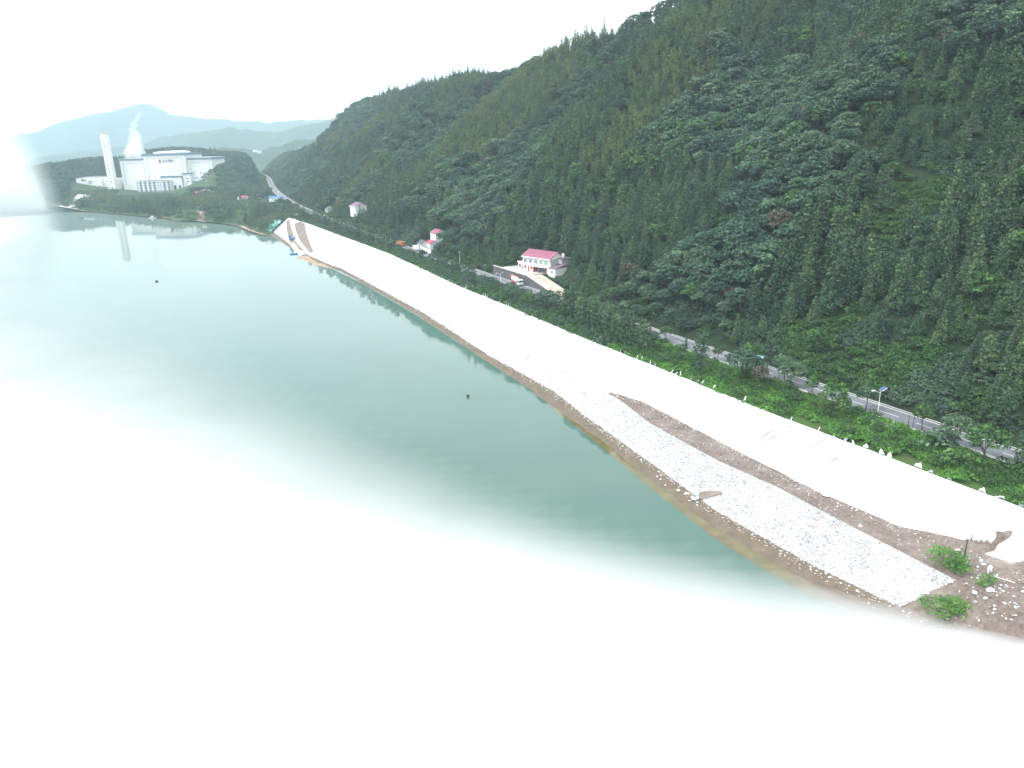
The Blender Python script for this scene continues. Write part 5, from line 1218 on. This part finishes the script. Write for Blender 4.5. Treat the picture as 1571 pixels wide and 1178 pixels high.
# ------------------------------------------------------------------ things at the near end
def slab(label, name, pts, th, mat, cat, group=None, zoff=0.0):
    """flat irregular slab from plan points"""
    p = np.array(pts); c = p.mean(0); mb = MB(); n = len(p); z = [gz(*q) + zoff for q in p]; b_ = min(z)
    top = [(q[0] - c[0], q[1] - c[1], zz - b_ + th) for q, zz in zip(p, z)]; bot = [(q[0] - c[0], q[1] - c[1], zz - b_ - .1) for q, zz in zip(p, z)]
    mb.add(top + bot, [tuple(range(n)), tuple(range(2*n-1, n-1, -1))] + [(i, n + i, n + (i + 1) % n, (i + 1) % n) for i in range(n)])
    return tag(mb.build(name, M[mat], None, (c[0], c[1], b_)), label, cat, group)
M['pink_concrete'] = mat_stops('pinkish_concrete', [(.3, (.50, .42, .37)), (.7, (.68, .62, .57))], .25, .9, 6, bumps=.2)
def patch(name, pix, mat, label, lift=.12, step=.45, rag=.4, noise_amp=.08):
    w = np.array([G(*q)[:2] for q in pix]); gx_, gy_ = np.meshgrid(np.arange(w[:, 0].min() - 1, w[:, 0].max() + 1, step), np.arange(w[:, 1].min() - 1, w[:, 1].max() + 1, step), indexing='ij')
    s_ = poly_sd(gx_, gy_, w) + fbm(gx_, gy_, 1.6, 3, 61) * rag; z = ground(gx_.ravel(), gy_.ravel()).reshape(gx_.shape)
    return structure(name, grid_mesh(name, gx_, gy_, z + np.clip(s_ * .8, -.5, lift) + fbm(gx_, gy_, 1.2, 3, 62) * noise_amp, mat), label)
patch('dirt_wedge', [(1462, 826), (1490, 825), (1515, 819), (1540, 814), (1563, 810), (1556, 822), (1535, 836), (1512, 849), (1480, 842)], M['dirt'], 'brown dirt wedge cut into the foot of the white slope', .5, .4, .3, .10)
patch('concrete_pad', [(1510, 849), (1530, 838), (1544, 831), (1552, 821), (1565, 812), (1600, 803), (1650, 815), (1640, 850), (1571, 862), (1552, 866)], M['pink_concrete'], 'large pale pinkish concrete apron at the right end of the dirt track', .62, .4, .1, .02)
M['pale_slab'] = mat_plain('pale_slab', (.50, .50, .49), .9, .12, 1)
for px, py, s_, lab in [(1487, 827, .8, 'irregular white slab at the left tip of the slab pile'), (1497, 824, 1.1, 'irregular white slab, back left in the slab pile'), (1506, 821, 1.0, 'irregular white slab, back middle in the slab pile'), (1517, 820, 1.0, 'small white slab at the back right of the slab pile'), (1502, 829, .95, 'white slab at the front middle of the slab pile'),
                        (1511, 827, 1.15, 'broad white slab, front right of the slab pile'), (1521, 826, 1.35, 'largest white slab at the right of the slab pile'), (1494, 830, .6, 'small white slab at the front left of the slab pile')]:
    q = G(px, py); n = random.randint(5, 7); pts_ = [(q[0] + s_ * .55 * random.uniform(.75, 1.1) * math.cos(6.283 * i / n + .4), q[1] + s_ * .62 * random.uniform(.75, 1.1) * math.sin(6.283 * i / n + .4)) for i in range(n)]
    slab(lab, 'broken_slab', pts_, random.uniform(.15, .3), 'pale_slab', 'slab', 'broken white slabs piled by the slope', .55)
def sack(name, label, px, py, sx, sy, sz, mat='sandbag', cat='sack', group=None, rz=0.0, seed=0):
    q = G(px, py); bm = bmesh.new(); bmesh.ops.create_icosphere(bm, subdivisions=3, radius=.5)
    for v in bm.verts:
        n = mnoise.noise(v.co * 2.6 + Vector((seed * 7.7, seed, 0))) * .28 + mnoise.noise(v.co * 6 + Vector((seed, 0, 0))) * .1
        z = v.co.z if v.co.z > 0 else v.co.z * .4; v.co = Vector((v.co.x * sx, v.co.y * sy, z * sz)) * (1 + n)
    me = bpy.data.meshes.new(name); bm.to_mesh(me); bm.free(); me.materials.append(M[mat]); me.polygons.foreach_set('use_smooth', [True] * len(me.polygons))
    o = link(name, me, None, (q[0], q[1], q[2] + .05)); o.rotation_euler = (0, 0, rz); return tag(o, label, cat, group)
sack('tarpaulin', 'white crumpled tarpaulin heaped in the middle of the dirt track', 1268, 757.5, 2.3, 2.6, 1.3, 'sandbag', 'tarpaulin', None, .6, 1)
sack('white_block', 'white block lying alone at the edge of the dirt track above the revetment', 1319.5, 808, .8, .8, .7, 'sandbag', 'block', None, .2, 2)
sack('white_board', 'flat white board lying on the dirt left of the dark thin pole', 1469, 844, 1.1, .7, .25, 'sandbag', 'board', None, .3, 3)
sack('white_bag', 'upper of two white bags beside the white bundle', 1505.5, 860.5, .75, .5, .5, 'sandbag', 'bag', 'white bags on the dirt', .4, 4)
sack('white_bag', 'lower of two white bags beside the white bundle', 1508.5, 866, .75, .5, .5, 'sandbag', 'bag', 'white bags on the dirt', -.3, 5)
sack('white_bag', 'white bag between the big green bush and the bundle', 1481, 863, .8, .6, .45, 'sandbag', 'bag', 'white bags on the dirt', 1.0, 6)
sack('white_bag', 'pale bag lying right of the teal litter', 1500, 870, .5, .4, .35, 'sandbag', 'bag', 'white bags on the dirt', 1.0, 7)
sack('green_litter', 'scrap of teal plastic sheet beside the white bag', 1488.5, 866.5, .6, .45, .25, 'green_net', 'litter', None, .5, 8)
sack('green_litter', 'scrap of teal plastic sheet behind the dark thin pole', 1486, 853.5, .45, .4, .25, 'green_net', 'litter', None, .5, 9)
q = G(1515, 882); t = thing('wrapped_bundle', 'tall white wrapped bundle standing on a stake beside the small bush', 'bundle', tuple(q), .3)
MB().lathe((0, 0, 0), (0, 0, 1.7), [(0, .09), (.5, .12), (1.0, .16), (1.4, .22), (1.7, .14)], 9).build('stake_wrap', M['sandbag'], t); MB().lathe((.28, 0, .75), (.35, 0, 1.75), [(0, .15), (.3, .33), (.8, .36), (1.0, .18)], 9).build('sack', M['sandbag'], t)
plant('bush', 'big bright green bush at the end of the stone revetment beside the thin pole', 1452, 868, 3.0, 'bush', None, 'bush', 1.45)
plant('bush', 'lower part-hanging green bush just right of the big bush', 1467, 876, 2.2, 'bush', None, 'bush', 1.35)
plant('bush', 'small green bush in front of the white bundle', 1516, 893, 1.5, 'bush', None, 'bush', 1.2)
plant('bush', 'tiny green bush left of the small bush by the bundle', 1506, 898, 1.1, 'bush', None, 'bush', 1.2)
plant('bush', 'wide low green bush past the corner of the revetment, half in the added white fade', 1440, 938, 2.2, 'bush', None, 'bush', 2.0)
plant('bush', 'green bush in the added white fade right of the revetment corner', 1462, 932, 1.8, 'bush', None, 'bush', 1.8)
for px, py, sx, sy, sz, lab in [(1041, 753, 1.0, .9, .8, 'round white boulder standing in the olive shallows'), (1053, 757.5, 1.2, .9, .6, 'white boulder at the edge of the olive shallows'), (1062, 763, .9, .8, .7, 'small white boulder left of the long one'), (1070, 764.5, 3.0, 1.2, .7, 'long white boulder at the root of the dirt finger')]:
    sack('boulder', lab, px, py, sx, sy, sz, 'stone', 'boulder', 'white boulders on the shore', .3, px)
ribbon('dirt_finger', [(1072, 763), (1085, 760.5), (1098, 758.5), (1109, 759)], [2.6, 2.2, 1.5, .3], M['brown_dirt'], 'dark dirt spill running up the stone slope', .35)
q = G(1540, 890); mb = MB(); mb.tube((-1.6, 0, .05), (1.6, .3, .12), .07, .06, 6); o = mb.build('pipe', M['white_paint'], None, tuple(q)); o.rotation_euler = (0, 0, -.9); tag(o, 'thin pale pipe lying on the dirt at the right edge', 'pipe')
for px, py, sx, sy, sz, lab in [(1518, 905, 1.6, 1.0, .6, 'broken pale rubble heap below the small bush'), (1496, 910, 1.1, .8, .5, 'pale boulder left of the rubble heap'), (1512, 918, .8, .6, .5, 'small pale stone under the rubble heap')]:
    sack('rubble_heap', lab, px, py, sx, sy, sz, 'stone', 'rubble', None, .5, px)
# on the water
def boat(label, px, py, L, rz, paint):
    q = P(px, py, 0); t = thing('boat_and_debris', label, 'boat', (q[0], q[1], .02), rz)
    n = 9; vs = []
    for z, k in ((-.15, .7), (.75, 1.0)):
        for i in range(n): u = i / (n - 1) * 2 - 1; vs.append((u * L / 2 * (.9 + .1 * k), L * .16 * k * (1 - abs(u) ** 3), z + (.25 * u * u if z > 0 else 0)))
        for i in range(n)[::-1]: u = i / (n - 1) * 2 - 1; vs.append((u * L / 2 * (.9 + .1 * k), -L * .16 * k * (1 - abs(u) ** 3), z + (.25 * u * u if z > 0 else 0)))
    m_ = 2 * n; mb = MB(); mb.add(vs, [(i, (i + 1) % m_, m_ + (i + 1) % m_, m_ + i) for i in range(m_)] + [tuple(range(m_))]); mb.build('hull', M[paint], t)
    for x in (-L * .2, L * .15): MB().box(x - .15, x + .15, -L * .13, L * .13, .45, .52).build('seat', M['brown_wood'], t)
    return t
b_ = boat('white boat with a small cabin moored below the plant', 234, 334.5, 9, .2, 'white_paint'); MB().box(-1.6, 1.2, -1, 1, .6, 2.6).build('cabin', M['white_wall'], b_); MB().box(-1.8, 1.4, -1.15, 1.15, 2.6, 2.75).build('cabin_roof', M['white_paint'], b_)
boat('dark boat moored right of the white cabin boat', 245, 335.5, 9, .1, 'brown_wood'); boat('blue work boat floating off the far end of the white slope', 451, 390, 6, .4, 'blue_paint')
boat('small brown floating debris alone on the open lake', 240.5, 432, 1.9, .8, 'brown_wood'); boat('tiny dark floating debris alone on the green water near the shore', 718, 609, 1.0, .3, 'brown_wood')  # floating debris, built with the boat hull shape

for Y, d, h in [(1232, 186, 15), (1196, 188, 17), (1168, 187, 16)]:
    x, y = from_hill(Y, d); mrg, crown, trunk, hh_ = PLANTS['slender_tree'][int(h) % 3]; s = h / hh_
    t = thing('slender_tree', 'tall tree of the group of three standing alone above the ridge line', 'tree', (float(x), float(y), float(hill_z(Y, d))), h, 'three tall trees on the ridge'); t.scale = (s * 1.5, s * 1.5, s); link('trunk', trunk, t); link('crown', crown, t)
# ------------------------------------------------------------------ air: haze box, added volumes for the fade to white
HZ = 11000.0
mb = MB().box(-HZ, HZ, -3000, HZ, -12, 620)
o = mb.build('haze', mat_volume('haze_air', (.70, .88, 1.0), HAZE_D)); o['kind'] = 'stuff'; o['label'] = 'thin blue-white haze in the valley air'
# added volume fading the near water to white: thin far edge, deep near shore
FADE = [((92,321),(0,321)),((97,350),(-10,362)),((103,388),(0,440)),((130,415),(60,520)),((200,452),(165,610)),((300,500),(300,680)),((400,550),(400,745)),((500,602),(500,805)),((600,660),(600,865)),((700,705),(700,900)),((800,752),(800,932)),((900,792),(900,957)),((1000,820),(1000,975)),((1150,860),(1150,1000)),((1300,880),(1300,1020)),((1400,890),(1400,1025)),((1500,900),(1500,1025)),((1640,905),(1640,1030))]
edge_ = np.array([P(*q)[:2] for q, _ in FADE]); inner = np.array([P(*q)[:2] for _, q in FADE]); mw = np.hypot(*(edge_ - inner).T)
poly = np.concatenate([edge_, [(edge_[-1][0] + 150, edge_[-1][1] - 60), (260, -160), (-500, -160), tuple(P(-330, 330)[:2]), tuple(P(-330, 321)[:2])]])
gx, gy = np.arange(-1120, 200, 6.0), np.arange(-150, 1090, 6.0)
MX, MY = np.meshgrid(gx, gy, indexing='ij')
best = np.full(MX.shape, 1e9); wloc = np.full(MX.shape, 40.)
for i in range(len(edge_) - 1):
    (ax, ay), (bx, by) = edge_[i], edge_[i + 1]; ex, ey = bx - ax, by - ay
    t = np.clip(((MX - ax) * ex + (MY - ay) * ey) / (ex * ex + ey * ey), 0, 1); d_ = np.hypot(MX - ax - t * ex, MY - ay - t * ey)
    w_ = mw[i] * (1 - t) + mw[i + 1] * t; wloc = np.where(d_ < best, w_, wloc); best = np.minimum(best, d_)
ins = poly_sd(MX, MY, poly) > 0
tt = np.where(ins, best / wloc, 0)
hh = FADE_H * np.clip(tt, 0, 1.5) ** 1.7 * (1 + .22 * fbm(MX, MY, 45, 4, 33) * sstep(0, .3, tt))
hh = np.where(ins, np.minimum(hh, 15) * np.minimum(1, 150 / np.hypot(np.hypot(MX, MY), 80)), 0)
def closed_height(name, X_, Y_, top_z, bot_z, mat):
    n, m_ = X_.shape; K = n * m_
    v = np.concatenate([np.stack([X_, Y_, top_z], -1).reshape(-1, 3), np.stack([X_, Y_, bot_z], -1).reshape(-1, 3)])
    i = np.arange(n - 1)[:, None] * m_ + np.arange(m_ - 1)[None]
    q = np.stack([i, i + m_, i + m_ + 1, i + 1], -1).reshape(-1, 4); f = [q, q[:, ::-1] + K]
    def side(a): a = np.asarray(a); return np.stack([a[:-1], a[1:], a[1:] + K, a[:-1] + K], -1)
    f += [side(np.arange(m_)), side(np.arange(m_)[::-1] + (n - 1) * m_), side(np.arange(n)[::-1] * m_), side(np.arange(n) * m_ + m_ - 1)]
    return np_mesh(name, v, np.concatenate(f), mat, True)
o = link('added_fade_bank', closed_height('added_fade_bank', MX, MY, hh + .06, np.full(MX.shape, .03), mat_volume('dense_white_fade', (.965, .965, .962), FADE_D)))
o['kind'] = 'stuff'; o['label'] = 'added white fade volume lying on the water along the near shore'

# added soft lens that fades the headland's far left end to white
c0 = Vector(PY(-70, 262, 1080)); c0.z = 0; nx_, nz_ = 40, 24
hx_ = abs(PY(90, 262, 1080)[0] - c0.x); hz_ = 175.0
us = np.linspace(-1, 1, nx_); vs_ = np.linspace(0, 1, nz_); UU, VV = np.meshgrid(us, vs_, indexing='ij')
# polar-like grid squeezed into the half disc
XX = UU * np.sqrt(np.maximum(1 - (VV * .999) ** 2, 0)); r2 = np.clip(np.sqrt(XX ** 2 + VV ** 2), 0, 1)
wob = 1 + .14 * fbm(XX * 3, VV * 3, 1.0, 3, 38) * sstep(0, .2, 1 - r2)
TH = 190 * (1 - r2) ** 1.5 * wob
fx, fz = c0.x + XX * hx_, VV * hz_ + .06
K = nx_ * nz_; v = np.concatenate([np.stack([fx, c0.y - TH - .02, fz], -1).reshape(-1, 3), np.stack([fx, c0.y + TH + .02, fz], -1).reshape(-1, 3)])
i_ = np.arange(nx_ - 1)[:, None] * nz_ + np.arange(nz_ - 1)[None]; q_ = np.stack([i_, i_ + nz_, i_ + nz_ + 1, i_ + 1], -1).reshape(-1, 4)
def rim(e): e = np.asarray(e); return np.stack([e[:-1], e[:-1] + K, e[1:] + K, e[1:]], -1)
f_all = np.concatenate([q_, q_[:, ::-1] + K, rim(np.arange(nx_) * nz_), rim(np.arange(nz_)[::-1]), rim(np.arange(nz_) + (nx_ - 1) * nz_), rim(np.arange(nx_)[::-1] * nz_ + nz_ - 1)])
o = link('added_fade_bank', np_mesh('far_fade_bank', v, f_all, mat_volume('thin_white_fade', (1, 1, 1), .017), True))
o['kind'] = 'stuff'; o['label'] = 'added white fade volume standing over the far left end of the headland'
